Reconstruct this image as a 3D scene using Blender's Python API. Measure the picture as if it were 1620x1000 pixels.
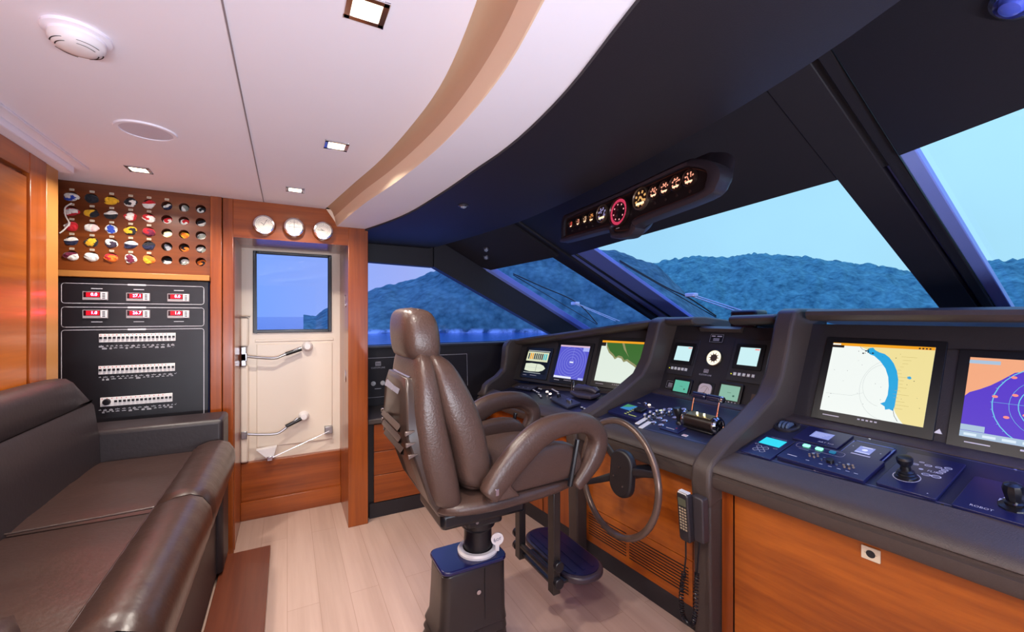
import bpy, bmesh, math, random
from mathutils import Vector, Matrix
random.seed(7)
S = bpy.context.scene
for o in list(bpy.data.objects): bpy.data.objects.remove(o)
COL = S.collection
# ------------------------------------------------------------------ camera
cam_d = bpy.data.cameras.new('camera'); cam = bpy.data.objects.new('camera', cam_d); COL.objects.link(cam)
cam.location = (0, 0, 1.4); cam.rotation_euler = (math.radians(90), 0, math.radians(-28.2))
cam_d.sensor_width = 36; cam_d.lens = 36*663/1620; cam_d.clip_start = .02; cam_d.clip_end = 3000
S.camera = cam
S.view_settings.view_transform = 'Standard'; S.view_settings.look = 'None'
S.view_settings.gamma = 1; S.view_settings.exposure = 0.06; S.view_settings.use_curve_mapping = False

def lin(c):
    if isinstance(c, str): c = [int(c[i:i+2], 16)/255 for i in (0, 2, 4)]
    return [(x/12.92 if x <= .04045 else ((x+.055)/1.055)**2.4) for x in c]
# ------------------------------------------------------------------ world: evening sky
W = bpy.data.worlds.new('sky'); S.world = W; W.use_nodes = True
nt = W.node_tree; nt.nodes.clear()
tc = nt.nodes.new('ShaderNodeTexCoord'); sp = nt.nodes.new('ShaderNodeSeparateXYZ')
nt.links.new(tc.outputs['Generated'], sp.inputs[0])
ra = nt.nodes.new('ShaderNodeValToRGB'); mr = nt.nodes.new('ShaderNodeMapRange')
mr.inputs[1].default_value = -.15; mr.inputs[2].default_value = 1.0
nt.links.new(sp.outputs['X'], mr.inputs[0]); nt.links.new(mr.outputs[0], ra.inputs[0])
el = ra.color_ramp.elements
el[0].position = 0; el[0].color = (*lin('6a9bf8'), 1); el[1].position = 1; el[1].color = (*lin('a6def6'), 1)
e = el.new(.34); e.color = (*lin('98a8ec'), 1); e = el.new(.66); e.color = (*lin('98cef0'), 1)
rz = nt.nodes.new('ShaderNodeValToRGB'); nt.links.new(sp.outputs['Z'], rz.inputs[0])
rz.color_ramp.elements[0].color = (1, 1, 1, 1); rz.color_ramp.elements[0].position = .35
rz.color_ramp.elements[1].color = (1.8, 2.2, 3.4, 1); rz.color_ramp.elements[1].position = .95
nz = nt.nodes.new('ShaderNodeTexNoise'); nz.inputs['Scale'].default_value = 2.2; nz.inputs['Detail'].default_value = 5
nt.links.new(tc.outputs['Generated'], nz.inputs['Vector'])
nr = nt.nodes.new('ShaderNodeMapRange'); nr.inputs[1].default_value = .35; nr.inputs[2].default_value = .7
nr.inputs[3].default_value = .94; nr.inputs[4].default_value = 1.05; nt.links.new(nz.outputs[0], nr.inputs[0])
mx = nt.nodes.new('ShaderNodeMix'); mx.data_type = 'RGBA'; mx.blend_type = 'MULTIPLY'; mx.inputs[0].default_value = 1
nt.links.new(ra.outputs[0], mx.inputs[6]); nt.links.new(rz.outputs[0], mx.inputs[7])
vm = nt.nodes.new('ShaderNodeVectorMath'); vm.operation = 'SCALE'
nt.links.new(mx.outputs[2], vm.inputs[0]); nt.links.new(nr.outputs[0], vm.inputs['Scale'])
bg = nt.nodes.new('ShaderNodeBackground'); bg.inputs[1].default_value = 1.12
nt.links.new(vm.outputs[0], bg.inputs[0])
ow = nt.nodes.new('ShaderNodeOutputWorld'); nt.links.new(bg.outputs[0], ow.inputs[0])
LAMP_W = 10.0            # each recessed ceiling lamp
LAMP_C = (1.0, .92, .82)
FILL_UPLIGHT_W = 84.0; FILL_UPLIGHT_C = (.84, .89, .98)  # cool ceiling fill from the added trough

# ------------------------------------------------------------------ materials
MATS = {}
def mat(name, col='808080', rough=.5, metal=0, emit=None, es=0, coat=0, bump=0, bscale=200, var=0, vscale=8, spec=.5, sheen=0):
    if name in MATS: return MATS[name]
    m = bpy.data.materials.new(name); m.use_nodes = True; n = m.node_tree; b = n.nodes['Principled BSDF']
    c = (*lin(col), 1)
    b.inputs['Base Color'].default_value = c; b.inputs['Roughness'].default_value = rough
    b.inputs['Metallic'].default_value = metal; b.inputs['Coat Weight'].default_value = coat
    b.inputs['Coat Roughness'].default_value = .12
    b.inputs['Specular IOR Level'].default_value = spec
    if sheen: b.inputs['Sheen Weight'].default_value = sheen; b.inputs['Sheen Roughness'].default_value = .4
    if emit: b.inputs['Emission Color'].default_value = (*lin(emit), 1); b.inputs['Emission Strength'].default_value = es
    if var:
        tx = n.nodes.new('ShaderNodeTexCoord'); no = n.nodes.new('ShaderNodeTexNoise'); no.inputs['Scale'].default_value = vscale
        n.links.new(tx.outputs['Object'], no.inputs['Vector'])
        hs = n.nodes.new('ShaderNodeHueSaturation'); hs.inputs['Color'].default_value = c
        mp = n.nodes.new('ShaderNodeMapRange'); mp.inputs[3].default_value = 1-var; mp.inputs[4].default_value = 1+var
        n.links.new(no.outputs[0], mp.inputs[0]); n.links.new(mp.outputs[0], hs.inputs['Value']); n.links.new(hs.outputs[0], b.inputs['Base Color'])
    if bump:
        tx = n.nodes.new('ShaderNodeTexCoord'); no = n.nodes.new('ShaderNodeTexNoise'); no.inputs['Scale'].default_value = bscale; no.inputs['Detail'].default_value = 3
        n.links.new(tx.outputs['Object'], no.inputs['Vector'])
        bp = n.nodes.new('ShaderNodeBump'); bp.inputs['Strength'].default_value = bump; bp.inputs['Distance'].default_value = .002
        n.links.new(no.outputs[0], bp.inputs['Height']); n.links.new(bp.outputs[0], b.inputs['Normal'])
    MATS[name] = m; return m
def wood(name, c1, c2, axis, rough=.28, scale=1.0, coat=.3, plank=None):
    m = bpy.data.materials.new(name); m.use_nodes = True; n = m.node_tree; b = n.nodes['Principled BSDF']
    tx = n.nodes.new('ShaderNodeTexCoord'); mp = n.nodes.new('ShaderNodeMapping')
    geo = n.nodes.new('ShaderNodeNewGeometry'); n.links.new(geo.outputs['Position'], mp.inputs[0])
    sc = [38*scale]*3; sc['XYZ'.index(axis)] = 1.6*scale; mp.inputs['Scale'].default_value = sc
    a = n.nodes.new('ShaderNodeTexNoise'); a.inputs['Scale'].default_value = 1; a.inputs['Detail'].default_value = 6; a.inputs['Roughness'].default_value = .62
    n.links.new(mp.outputs[0], a.inputs['Vector'])
    mp2 = n.nodes.new('ShaderNodeMapping'); n.links.new(geo.outputs['Position'], mp2.inputs[0])
    s2 = [7*scale]*3; s2['XYZ'.index(axis)] = .7*scale; mp2.inputs['Scale'].default_value = s2
    a2 = n.nodes.new('ShaderNodeTexNoise'); a2.inputs['Scale'].default_value = 1; a2.inputs['Detail'].default_value = 2
    n.links.new(mp2.outputs[0], a2.inputs['Vector'])
    ad = n.nodes.new('ShaderNodeMath'); ad.operation = 'ADD'; n.links.new(a.outputs[0], ad.inputs[0]); n.links.new(a2.outputs[0], ad.inputs[1])
    r = n.nodes.new('ShaderNodeValToRGB'); r.color_ramp.elements[0].position = .38; r.color_ramp.elements[1].position = .62
    hf = n.nodes.new('ShaderNodeMath'); hf.operation = 'MULTIPLY'; hf.inputs[1].default_value = .5; n.links.new(ad.outputs[0], hf.inputs[0])
    n.links.new(hf.outputs[0], r.inputs[0])
    r.color_ramp.elements[0].color = (*lin(c1), 1); r.color_ramp.elements[1].color = (*lin(c2), 1)
    out = r.outputs[0]
    if plank:
        br = n.nodes.new('ShaderNodeTexBrick'); mp3 = n.nodes.new('ShaderNodeMapping'); mp3.inputs['Rotation'].default_value = (0, 0, math.radians(90))
        n.links.new(geo.outputs['Position'], mp3.inputs[0]); n.links.new(mp3.outputs[0], br.inputs[0])
        br.inputs['Scale'].default_value = 1; br.inputs['Brick Width'].default_value = 1.5; br.inputs['Row Height'].default_value = .14
        br.inputs['Mortar Size'].default_value = .0012; br.inputs['Color1'].default_value = (1, 1, 1, 1); br.inputs['Color2'].default_value = (.93, .92, .91, 1); br.inputs['Mortar'].default_value = (.7, .63, .58, 1)
        mm = n.nodes.new('ShaderNodeMix'); mm.data_type = 'RGBA'; mm.blend_type = 'MULTIPLY'; mm.inputs[0].default_value = 1
        n.links.new(out, mm.inputs[6]); n.links.new(br.outputs[0], mm.inputs[7]); out = mm.outputs[2]
    n.links.new(out, b.inputs['Base Color']); b.inputs['Roughness'].default_value = rough
    b.inputs['Coat Weight'].default_value = coat; b.inputs['Coat Roughness'].default_value = .12
    MATS[name] = m; return m
def glass(name, tint='ffffff', gl=.06):
    m = bpy.data.materials.new(name); m.use_nodes = True; n = m.node_tree; n.nodes.clear()
    t = n.nodes.new('ShaderNodeBsdfTransparent'); t.inputs[0].default_value = (*lin(tint), 1)
    g = n.nodes.new('ShaderNodeBsdfGlossy'); g.inputs['Roughness'].default_value = .02
    lw = n.nodes.new('ShaderNodeLayerWeight'); pw = n.nodes.new('ShaderNodeMath'); pw.operation = 'POWER'; pw.inputs[1].default_value = 5
    f = n.nodes.new('ShaderNodeMath'); f.operation = 'MULTIPLY_ADD'; f.inputs[1].default_value = .6; f.inputs[2].default_value = .02
    n.links.new(lw.outputs['Facing'], pw.inputs[0]); n.links.new(pw.outputs[0], f.inputs[0])
    x = n.nodes.new('ShaderNodeMixShader'); o = n.nodes.new('ShaderNodeOutputMaterial')
    n.links.new(f.outputs[0], x.inputs[0]); n.links.new(t.outputs[0], x.inputs[1]); n.links.new(g.outputs[0], x.inputs[2]); n.links.new(x.outputs[0], o.inputs[0])
    MATS[name] = m; return m
woodV = wood('teak_vertical_grain', '78340c', 'a04f18', 'Z')
woodX = wood('teak_fore_aft_grain', '78340c', 'a04f18', 'X')
woodY = wood('teak_athwart_grain', '88400c', 'b05c14', 'Y')
woodD = wood('dark_teak_board', '5c2a1a', '733a24', 'Y', rough=.35)
woodF = wood('pale_floor_boards', 'ad8f80', 'bea092', 'Y', rough=.42, scale=.5, coat=0, plank=1)
white = mat('white_headliner', 'f0ecf6', .7, var=.02, vscale=2)
cream = mat('cream_cove_lip', 'e8d2b8', .6); tan = mat('tan_cove_fabric', 'c4a488', .7)
whiteG = mat('white_gelcoat', 'e6d8c8', .35)
black = mat('black_headliner', '221f26', .5, bump=.25, bscale=500, spec=.35)
blackS = mat('black_plastic', '16151a', .32)
frameM = mat('window_frame_skylight_tint', '7484cc', .3)  # blue of the skylight on the frames is put into their colour
cons = mat('charcoal_console_leather', '483d39', .42, bump=.5, bscale=320, spec=.4)
consD = mat('dark_console_face', '2c282c', .5, bump=.3, bscale=320, spec=.35)
deckM = mat('navy_deck_panel', '23243c', .3, spec=.5)
navyG = mat('navy_gloss_plate', '191b44', .15, spec=.6)
leather = mat('brown_leather', '4b3832', .34, bump=.55, bscale=130, var=.06, vscale=5)
leatherS = mat('dark_sofa_leather', '30201c', .31, bump=.35, bscale=60, var=.08, vscale=4)
leatherB = mat('plum_back_leather', '21171a', .45, bump=.3, bscale=60)
chrome = mat('chrome', 'd8d8dc', .14, metal=1)
steel = mat('brushed_steel', 'a8a8ac', .3, metal=1)
whiteP = mat('white_plastic', 'e8e4e4', .4)
ink = mat('white_print', 'd0ccd4', .5)
inkD = mat('dark_print', '202024', .6)
pane = glass('clear_window_glass')
def em(name, col='ffffff', es=1.0): return mat('glow_'+name, '000000', .4, emit=col, es=es, spec=.3)
lampE = em('lamp', 'ffe8c0', 9)
# ------------------------------------------------------------------ mesh helpers
class Fr:
    def __init__(s, o, a, b):
        s.o = Vector(o); s.a = Vector(a).normalized(); s.b = Vector(b).normalized(); s.n = s.a.cross(s.b).normalized()
    def P(s, x, y, h=0): return s.o + s.a*x + s.b*y + s.n*h
    def at(s, x, y, h=0): return Fr(s.P(x, y, h), s.a, s.b)
    def rot(s, ang):
        c, d = math.cos(ang), math.sin(ang); return Fr(s.o, s.a*c+s.b*d, s.b*c-s.a*d)
WZ = Fr((0, 0, 0), (1, 0, 0), (0, 1, 0))
class MB:
    def __init__(s, m=None): s.bm = bmesh.new(); s.ms = []; s.m = m
    def mi(s, m):
        m = m or s.m
        if m not in s.ms: s.ms.append(m)
        return s.ms.index(m)
    def face(s, pts, m=None):
        i = s.mi(m); vs = [s.bm.verts.new(p) for p in pts]
        try: f = s.bm.faces.new(vs); f.material_index = i
        except ValueError: pass
        return s
    def grid(s, rows, m=None, closeu=False, closev=False, cap=False):
        i = s.mi(m); R = [[s.bm.verts.new(p) for p in r] for r in rows]; n = len(R); k = len(R[0])
        for a in range(n if closev else n-1):
            for b in range(k if closeu else k-1):
                A, B = R[a], R[(a+1) % n]
                q = [A[b], A[(b+1) % k], B[(b+1) % k], B[b]]
                try: f = s.bm.faces.new(q); f.material_index = i
                except ValueError: pass
        if cap:
            for r in (R[0][::-1], R[-1]):
                try: f = s.bm.faces.new(r); f.material_index = i
                except ValueError: pass
        return s
    def prism(s, fr, pts, h0, h1, m=None):
        return s.grid([[fr.P(x, y, h0) for x, y in pts], [fr.P(x, y, h1) for x, y in pts]], m, closeu=True, cap=True)
    def box(s, fr, x0, x1, y0, y1, h0, h1, m=None):
        return s.prism(fr, [(x0, y0), (x1, y0), (x1, y1), (x0, y1)], h0, h1, m)
    def wbox(s, x0, x1, y0, y1, z0, z1, m=None): return s.box(WZ, x0, x1, y0, y1, z0, z1, m)
    def rbox(s, fr, w, h, r, h0, h1, m=None, cx=0, cy=0, seg=4):
        return s.prism(fr, rr(w, h, r, cx, cy, seg), h0, h1, m)
    def disc(s, fr, r, h0=0, h1=None, m=None, cx=0, cy=0, n=24, ry=None):
        ry = ry or r; pts = [(cx+r*math.cos(t*2*math.pi/n), cy+ry*math.sin(t*2*math.pi/n)) for t in range(n)]
        if h1 is None: return s.face([fr.P(x, y, h0) for x, y in pts], m)
        return s.prism(fr, pts, h0, h1, m)
    def flat(s, fr, pts, h=0, m=None): return s.face([fr.P(x, y, h) for x, y in pts], m)
    def rect(s, fr, x0, x1, y0, y1, h=0, m=None): return s.flat(fr, [(x0, y0), (x1, y0), (x1, y1), (x0, y1)], h, m)
    def ring(s, fr, r0, r1, h=0, m=None, cx=0, cy=0, n=32, a0=0, a1=2*math.pi, sy=1):
        full = abs(a1-a0-2*math.pi) < 1e-4; k = n if full else n+1
        rows = [[fr.P(cx+r*math.cos(a0+(a1-a0)*t/n), cy+sy*r*math.sin(a0+(a1-a0)*t/n), h) for t in range(k)] for r in (r0, r1)]
        return s.grid(rows, m, closeu=full)
    def outline(s, fr, pts, w, h=0, m=None, closed=True):
        n = len(pts)
        for i in range(n if closed else n-1):
            a, b = Vector(pts[i]), Vector(pts[(i+1) % n]); d = (b-a)
            if d.length < 1e-6: continue
            d.normalize(); q = Vector((-d.y, d.x))*w/2; e = d*w/2
            s.flat(fr, [tuple(a-q-e), tuple(b-q+e), tuple(b+q+e), tuple(a+q-e)], h, m)
        return s
    def tube(s, path, rad, m=None, n=12, closed=False, flat=1.0, up=None, cap=True, sq=1.0):
        P = [Vector(p) for p in path]; k = len(P); rows = []; prev = None
        for i, p in enumerate(P):
            if closed: d = P[(i+1) % k]-P[i-1]
            else: d = P[min(i+1, k-1)]-P[max(i-1, 0)]
            d.normalize()
            if up is not None: u = Vector(up)
            elif prev is None: u = Vector((0, 0, 1)) if abs(d.z) < .9 else Vector((1, 0, 0))
            else: u = prev
            x = d.cross(u).normalized(); y = x.cross(d).normalized()
            if up is None: prev = y
            r = rad[i] if isinstance(rad, (list, tuple)) else rad; fl = flat[i] if isinstance(flat, (list, tuple)) else flat
            rows.append([p + x*(r*fl*math.copysign(abs(math.cos(t*2*math.pi/n))**sq, math.cos(t*2*math.pi/n))) + y*(r*math.copysign(abs(math.sin(t*2*math.pi/n))**sq, math.sin(t*2*math.pi/n))) for t in range(n)])
        return s.grid(rows, m, closeu=True, closev=closed, cap=(cap and not closed))
    def lathe(s, fr, prof, m=None, n=28, cap=True):
        return s.grid([[fr.P(r*math.cos(t*2*math.pi/n), r*math.sin(t*2*math.pi/n), h) for t in range(n)] for r, h in prof], m, closeu=True, cap=cap)
    def text(s, fr, body, size, h=.0006, m=None, cx=0, cy=0, align='CENTER', sx=1):
        c = bpy.data.curves.new('t', 'FONT'); c.body = body; c.size = size; c.resolution_u = 2; c.align_x = align; c.align_y = 'CENTER'
        o = bpy.data.objects.new('t', c); me = bpy.data.meshes.new_from_object(o); i = s.mi(m)
        vs = [s.bm.verts.new(fr.P(cx+v.co.x*sx, cy+v.co.y, h)) for v in me.vertices]
        for p in me.polygons:
            try: f = s.bm.faces.new([vs[j] for j in p.vertices]); f.material_index = i
            except ValueError: pass
        bpy.data.objects.remove(o); bpy.data.curves.remove(c); bpy.data.meshes.remove(me); return s
    def out(s, name, parent=None, bevel=0, sub=0, smooth=35, loc=None, seg=2, label=None, recalc=True, **kw):
        bm = s.bm
        bmesh.ops.remove_doubles(bm, verts=bm.verts, dist=1e-6)
        if recalc: bmesh.ops.recalc_face_normals(bm, faces=bm.faces)
        vs = [v.co for v in bm.verts]
        lo = Vector([min(v[i] for v in vs) for i in range(3)]); hi = Vector([max(v[i] for v in vs) for i in range(3)])
        c = Vector(loc) if loc is not None else Vector(((lo.x+hi.x)/2, (lo.y+hi.y)/2, lo.z if parent is None else (lo.z+hi.z)/2))
        bmesh.ops.translate(bm, verts=bm.verts, vec=-c)
        me = bpy.data.meshes.new(name); bm.to_mesh(me); bm.free()
        for m in s.ms: me.materials.append(m)
        if smooth:
            me.polygons.foreach_set('use_smooth', [True]*len(me.polygons)); me.set_sharp_from_angle(angle=math.radians(smooth))
        o = bpy.data.objects.new(name, me); COL.objects.link(o)
        if parent is not None:
            o.parent = parent; pw = WP.get(parent.name, Vector((0, 0, 0))); o.location = c-pw
        else: o.location = c
        WP[o.name] = c
        if bevel:
            b = o.modifiers.new('bevel', 'BEVEL'); b.width = bevel; b.segments = seg; b.limit_method = 'ANGLE'; b.angle_limit = math.radians(38)
        if sub:
            q = o.modifiers.new('sub', 'SUBSURF'); q.levels = q.render_levels = sub
        if label: o['label'] = label
        for k, v in kw.items(): o[k] = v
        return o
WP = {}
def rr(w, h, r, cx=0, cy=0, seg=4):
    pts = []
    for k, (sx, sy) in enumerate(((1, 1), (-1, 1), (-1, -1), (1, -1))):
        for i in range(seg+1):
            a = math.pi/2*(k+i/seg); pts.append((cx+sx*(w/2-r)+r*math.cos(a), cy+sy*(h/2-r)+r*math.sin(a)))
    return pts
def thing(name, label, cat, loc, group=None, kind=None):
    o = bpy.data.objects.new(name, None); COL.objects.link(o); o.location = loc; o.empty_display_size = .05
    WP[o.name] = Vector(loc)
    if kind: o['kind'] = kind
    o['label'] = label; o['category'] = cat
    if group: o['group'] = group
    return o
def tag(o, label, cat, group=None):
    o['label'] = label; o['category'] = cat
    if group: o['group'] = group
    return o
def copy_tree(o, parent=None):
    c = o.copy(); COL.objects.link(c)
    if parent is not None: c.parent = parent; c.location = o.location
    for ch in list(o.children): copy_tree(ch, c)
    return c
def interp(pts, y):
    pts = sorted(pts, key=lambda p: p[1]); n = len(pts)
    if y <= pts[0][1]: i = 0
    elif y >= pts[-1][1]: i = n-2
    else: i = max(k for k in range(n-1) if pts[k][1] <= y)
    x0, y0 = pts[i]; x1, y1 = pts[i+1]; h = y1-y0; t = (y-y0)/h
    def sl(k):
        a, b = max(k-1, 0), min(k+1, n-1); return (pts[b][0]-pts[a][0])/(pts[b][1]-pts[a][1])
    m0, m1 = sl(i)*h, sl(i+1)*h
    if t < 0 or t > 1: return x0+(x1-x0)*t
    return (2*t**3-3*t*t+1)*x0+(t**3-2*t*t+t)*m0+(-2*t**3+3*t*t)*x1+(t**3-t*t)*m1
def smooth_path(P, k=6, closed=False):
    P = [Vector(p) for p in P]; n = len(P); out = []
    for i in range(n if closed else n-1):
        g = (lambda j: P[j % n]) if closed else (lambda j: P[min(max(j, 0), n-1)])
        p0, p1, p2, p3 = g(i-1), g(i), g(i+1), g(i+2)
        for t in range(k):
            t /= k; out.append(.5*((2*p1)+(p2-p0)*t+(2*p0-5*p1+4*p2-p3)*t*t+(3*p1-p0-3*p2+p3)*t**3))
    if not closed: out.append(P[-1])
    return out
ORD = ['first', 'second', 'third', 'fourth', 'fifth', 'sixth', 'seventh', 'eighth']
ST = 'structure'
# ================================================================== SHELL
MB(woodF).wbox(-1.3, 3.2, -1.3, 3.7, -.05, 0).out('floor', kind=ST)
XU = [(-.35, -1.2), (-.05, -.45), (.17, 0), (.29, .45), (.365, .842), (.403, 1.187), (.396, 1.518), (.361, 1.925), (.305, 2.308), (.215, 2.95)]
XL = [(-.3, -1.2), (0, -.5), (.2, -.1), (.33, .3), (.403, .672), (.436, .876), (.449, 1.125), (.442, 1.438), (.40, 1.85), (.334, 2.287), (.265, 2.95)]
XO = [(-.05, -1.2), (.2, -.6), (.38, -.2), (.50, .2), (.572, .581), (.635, .876), (.666, 1.15), (.67, 1.35), (.662, 1.494), (.645, 1.896), (.595, 2.421), (.462, 2.95), (.30, 3.45)]
X1 = [(.4, -1.2), (.6, -.6), (.85, 0), (.975, .335), (1.023, .46), (1.072, .64), (1.12, .873), (1.207, 1.497), (1.235, 1.921), (1.232, 2.297), (1.101, 3.238), (1.05, 3.45)]
ys = [-1.2+4.15*i/60 for i in range(61)]
MB(white).grid([[(-1.25, y, 2.09), (-.12, y, 2.09), (interp(XU, y), y, 2.09)] for y in ys]).grid([[(-1.25, y, 2.2), (1.0, y, 2.2)] for y in ys]).out('ceiling', kind=ST)
b = MB(cream)
prof = [(0, 2.09), (.04, 2.098), (.2, 2.10), (.4, 2.094), (.6, 2.076), (.76, 2.045), (.88, 2.006), (.96, 1.987), (1, 1.985)]
for pp, mm in ((prof[:6], tan), (prof[5:], cream)): b.grid([[(interp(XU, y)+(interp(XL, y)-interp(XU, y)+.02)*t, y, z) for t, z in pp] for y in ys], mm)
b.out('trim_1', kind=ST)
b = MB(white)
b.grid([[(interp(XL, y)+.02, y, 1.985), (interp(XO, y), y, 1.985), (interp(XO, y), y, 2.08)] for y in ys])
b.out('trim_2', kind=ST)
ysb = [-1.2+4.65*i/60 for i in range(61)]
b = MB(black); b.grid([[(interp(XO, y)-.002, y, 2.05), (interp(XO, y)-.002, y, 1.975), (interp(XO, y)+.01, y, 1.972), (interp(X1, y), y, 1.97), (interp(X1, y), y, 2.03), (interp(XO, y)+.02, y, 2.03)] for y in ysb], closeu=True, cap=True)
b.out('trim_3', kind=ST)
# ceiling panel seam and the raised trim along the aft cabinet
MB(mat('seam_shadow_gap', '8a7f84', .8)).wbox(-.1275, -.1235, -.9, 2.94, 2.087, 2.0895).out('trim_4', kind=ST)
b = MB(white); b.wbox(-.93, -.86, -1.2, 2.64, 2.05, 2.09).wbox(-.86, -.815, -1.2, 2.66, 2.078, 2.09); b.out('trim_5', bevel=.004, kind=ST)
# walls
MB(woodV).wbox(-1.25, -1.15, -1.2, 3.0, 0, 2.2).out('wall_aft', kind=ST)
b = MB(mat('cream_wall_panel', 'd8d0d0', .6)); b.wbox(-1.25, 2.6, -1.3, -1.2, 0, 1.0).wbox(-1.25, 2.6, -1.3, -1.2, 1.92, 2.46).wbox(-1.25, -.75, -1.3, -1.2, 1.0, 1.92).wbox(.45, .55, -1.3, -1.2, 1.0, 1.92); b.out('wall_starboard', kind=ST)
MB(pane).face([(x, -1.25, z) for x, z in ((-.75, 1.0), (2.6, 1.0), (2.6, 1.92), (-.75, 1.92))]).out('window_5', kind=ST)  # unseen window, added to let cool skylight in for the ceiling
b = MB(consD)
YW = 3.45
def wallpoly(pts, y0, y1): b.grid([[(x, y0, z) for x, z in pts], [(x, y1, z) for x, z in pts]], closeu=True, cap=True)
wallpoly([(.42, 0), (3.3, 0), (3.3, 1.10), (2.5, 1.166), (.42, 1.166)], YW, YW+.08)
b.out('wall_port', kind=ST)
b = MB(black)
wallpoly([(.40, 1.832), (1.089, 1.815), (1.089, 2.46), (.4, 2.46)], YW, YW+.08)
wallpoly([(.40, 1.166), (.49, 1.166), (.49, 1.832), (.40, 1.832)], YW, YW+.08)
wallpoly([(1.089, 1.815), (2.163, 1.277), (2.40, 1.166), (2.84, 1.166), (2.51, 1.333), (1.555, 1.82), (1.089, 2.06)], YW-.03, YW+.06)
b.out('trim_6', kind=ST)
MB(mat('grey_sill', '30303c', .35)).wbox(.48, 2.6, YW-.07, YW+.09, 1.148, 1.166).out('trim_7', bevel=.004, kind=ST)
w = MB(pane).grid([[(x, YW+.04, z) for x, z in ((.48, 1.166), (.48, 1.84), (1.089, 1.83), (2.18, 1.28), (2.42, 1.166))]]) if False else MB(pane)
w.face([(x, YW+.045, z) for x, z in ((.48, 1.16), (2.42, 1.16), (2.18, 1.285), (1.1, 1.825), (.48, 1.84))]); win1 = w.out('window_1', kind=ST)
# bulkhead with the doorway (port side, aft part)
YB = 2.95
b = MB(woodV)
b.wbox(-.39, -.335, YB-.012, YB+.05, 0, 2.09).wbox(-.333, -.28, YB, YB+.05, 0, 2.09)
b.wbox(-.335, -.28, YB+.05, 3.46, 0, 2.0)
b.wbox(.355, .48, YB, YB+.05, 0, 1.985).wbox(.355, .40, YB+.05, 3.46, 0, 1.985)
b.out('trim_8', bevel=.003, kind=ST)
b = MB(woodX); b.wbox(-.28, .355, YB, YB+.05, 1.865, 2.09).wbox(-.28, .355, YB+.05, 3.46, 1.875, 1.90); b.wbox(.355, .48, YB+.004, YB+.05, 1.985, 2.09)
b.out('trim_9', kind=ST)
b = MB(woodX); b.wbox(-.28, .355, 3.405, 3.7, 0, .385).wbox(-.28, .355, 3.38, 3.40, 0, .125); b.out('trim_10', bevel=.003, kind=ST)
MB(mat('cream_end_cap', 'e0cdb8', .6)).face([(.293, YB-.003, 1.985), (.47, YB-.003, 1.985), (.40, YB-.003, 2.09), (.22, YB-.003, 2.09)]).out('trim_11', kind=ST)
MB(woodV).wbox(-1.25, -.39, 3.06, 3.12, 0, 2.2).out('wall_locker', kind=ST)
# ---- door
door = thing('door_1', 'white door with a dark-framed square window and two lever dogs', 'door', (.03, 3.45, .385), kind=ST)
b = MB(whiteG)
for x0, x1, z0, z1 in ((-.30, .37, .385, 1.285), (-.30, .37, 1.85, 1.90), (-.30, -.205, 1.285, 1.85), (.29, .37, 1.285, 1.85)): b.wbox(x0, x1, 3.45, 3.49, z0, z1)
b.out('door_leaf', door)
b = MB(whiteG); b.wbox(-.19, .30, 3.44, 3.452, .47, 1.20); b.wbox(-.20, .31, 3.444, 3.452, 1.215, 1.235); b.out('door_panel', door, bevel=.01)
b = MB(blackS); b.wbox(-.212, -.19, 3.435, 3.46, 1.28, 1.858).wbox(.274, .296, 3.435, 3.46, 1.28, 1.858).wbox(-.19, .274, 3.435, 3.46, 1.28, 1.303).wbox(-.19, .274, 3.435, 3.46, 1.838, 1.858)
b.out('window_frame', door, bevel=.004)
MB(pane).face([(-.2, 3.47, 1.29), (.285, 3.47, 1.29), (.285, 3.47, 1.85), (-.2, 3.47, 1.85)]).out('window_pane', door)
MB(whiteG).wbox(-.282, -.235, 3.37, 3.45, 1.19, 1.39).out('hinge_cover', door, bevel=.012)
MB(whiteG).wbox(-.282, -.235, 3.37, 3.45, .40, 1.06).out('hinge_cover', door, bevel=.012)
b = MB(steel)
b.wbox(-.276, -.245, 3.355, 3.40, 1.06, 1.19).wbox(-.29, -.225, 3.36, 3.40, 1.39, 1.398); b.out('hinge_bracket', door, bevel=.004)
for zz, e2, pl in ((1.115, (.02, 1.14), (.11, 1.176)), (.585, (.02, .625), (.086, .667))):
    b = MB(steel).tube(smooth_path([(-.255, 3.38, zz+.01), (-.18, 3.378, zz-.003), (-.08, 3.375, zz-.012), (-.03, 3.38, zz+.004), (pl[0]-.02, 3.40, pl[1]-.006)], 4), .0085, n=10)
    lv = b.out('dog_lever', door)
    MB(blackS).tube([(e2[0]-.03, 3.388, e2[1]-.012), (e2[0]+.07, 3.40, e2[1]+.02 if zz > 1 else e2[1]+.03)], .0135, n=12).out('grip', lv)
    f = Fr((pl[0]+.02, 3.44, pl[1]), (1, 0, 0), (0, 0, 1))
    MB(whiteP).lathe(f, [(.0, -.0), (.036, .0), (.036, .022), (.028, .034), (.02, .05), (.0, .052)], cap=False).out('dog_boss', lv)
    MB(steel).wbox(-.275, -.24, 3.355, 3.39, zz-.02, zz+.03).out('pivot', lv, bevel=.003)
b = MB(chrome).tube([(-.107, 3.36, .409), (.275, 3.40, .54)], .004, n=8); b.out('door_stay', door)
b = MB(whiteP).grid([[(x, 3.36, z) for x, z in ((-.19, .478), (-.065, .487), (-.085, .41), (-.115, .40))], [(x, 3.41, z) for x, z in ((-.19, .478), (-.065, .487), (-.085, .41), (-.115, .40))]], closeu=True, cap=True); b.out('stay_bracket', door, bevel=.003)
MB(chrome).wbox(-.125, -.09, 3.352, 3.36, .395, .425).out('stay_pivot', door, bevel=.003)
MB(steel).wbox(.245, .30, 3.40, 3.45, .52, .575).out('stay_catch', door, bevel=.004)
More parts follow.
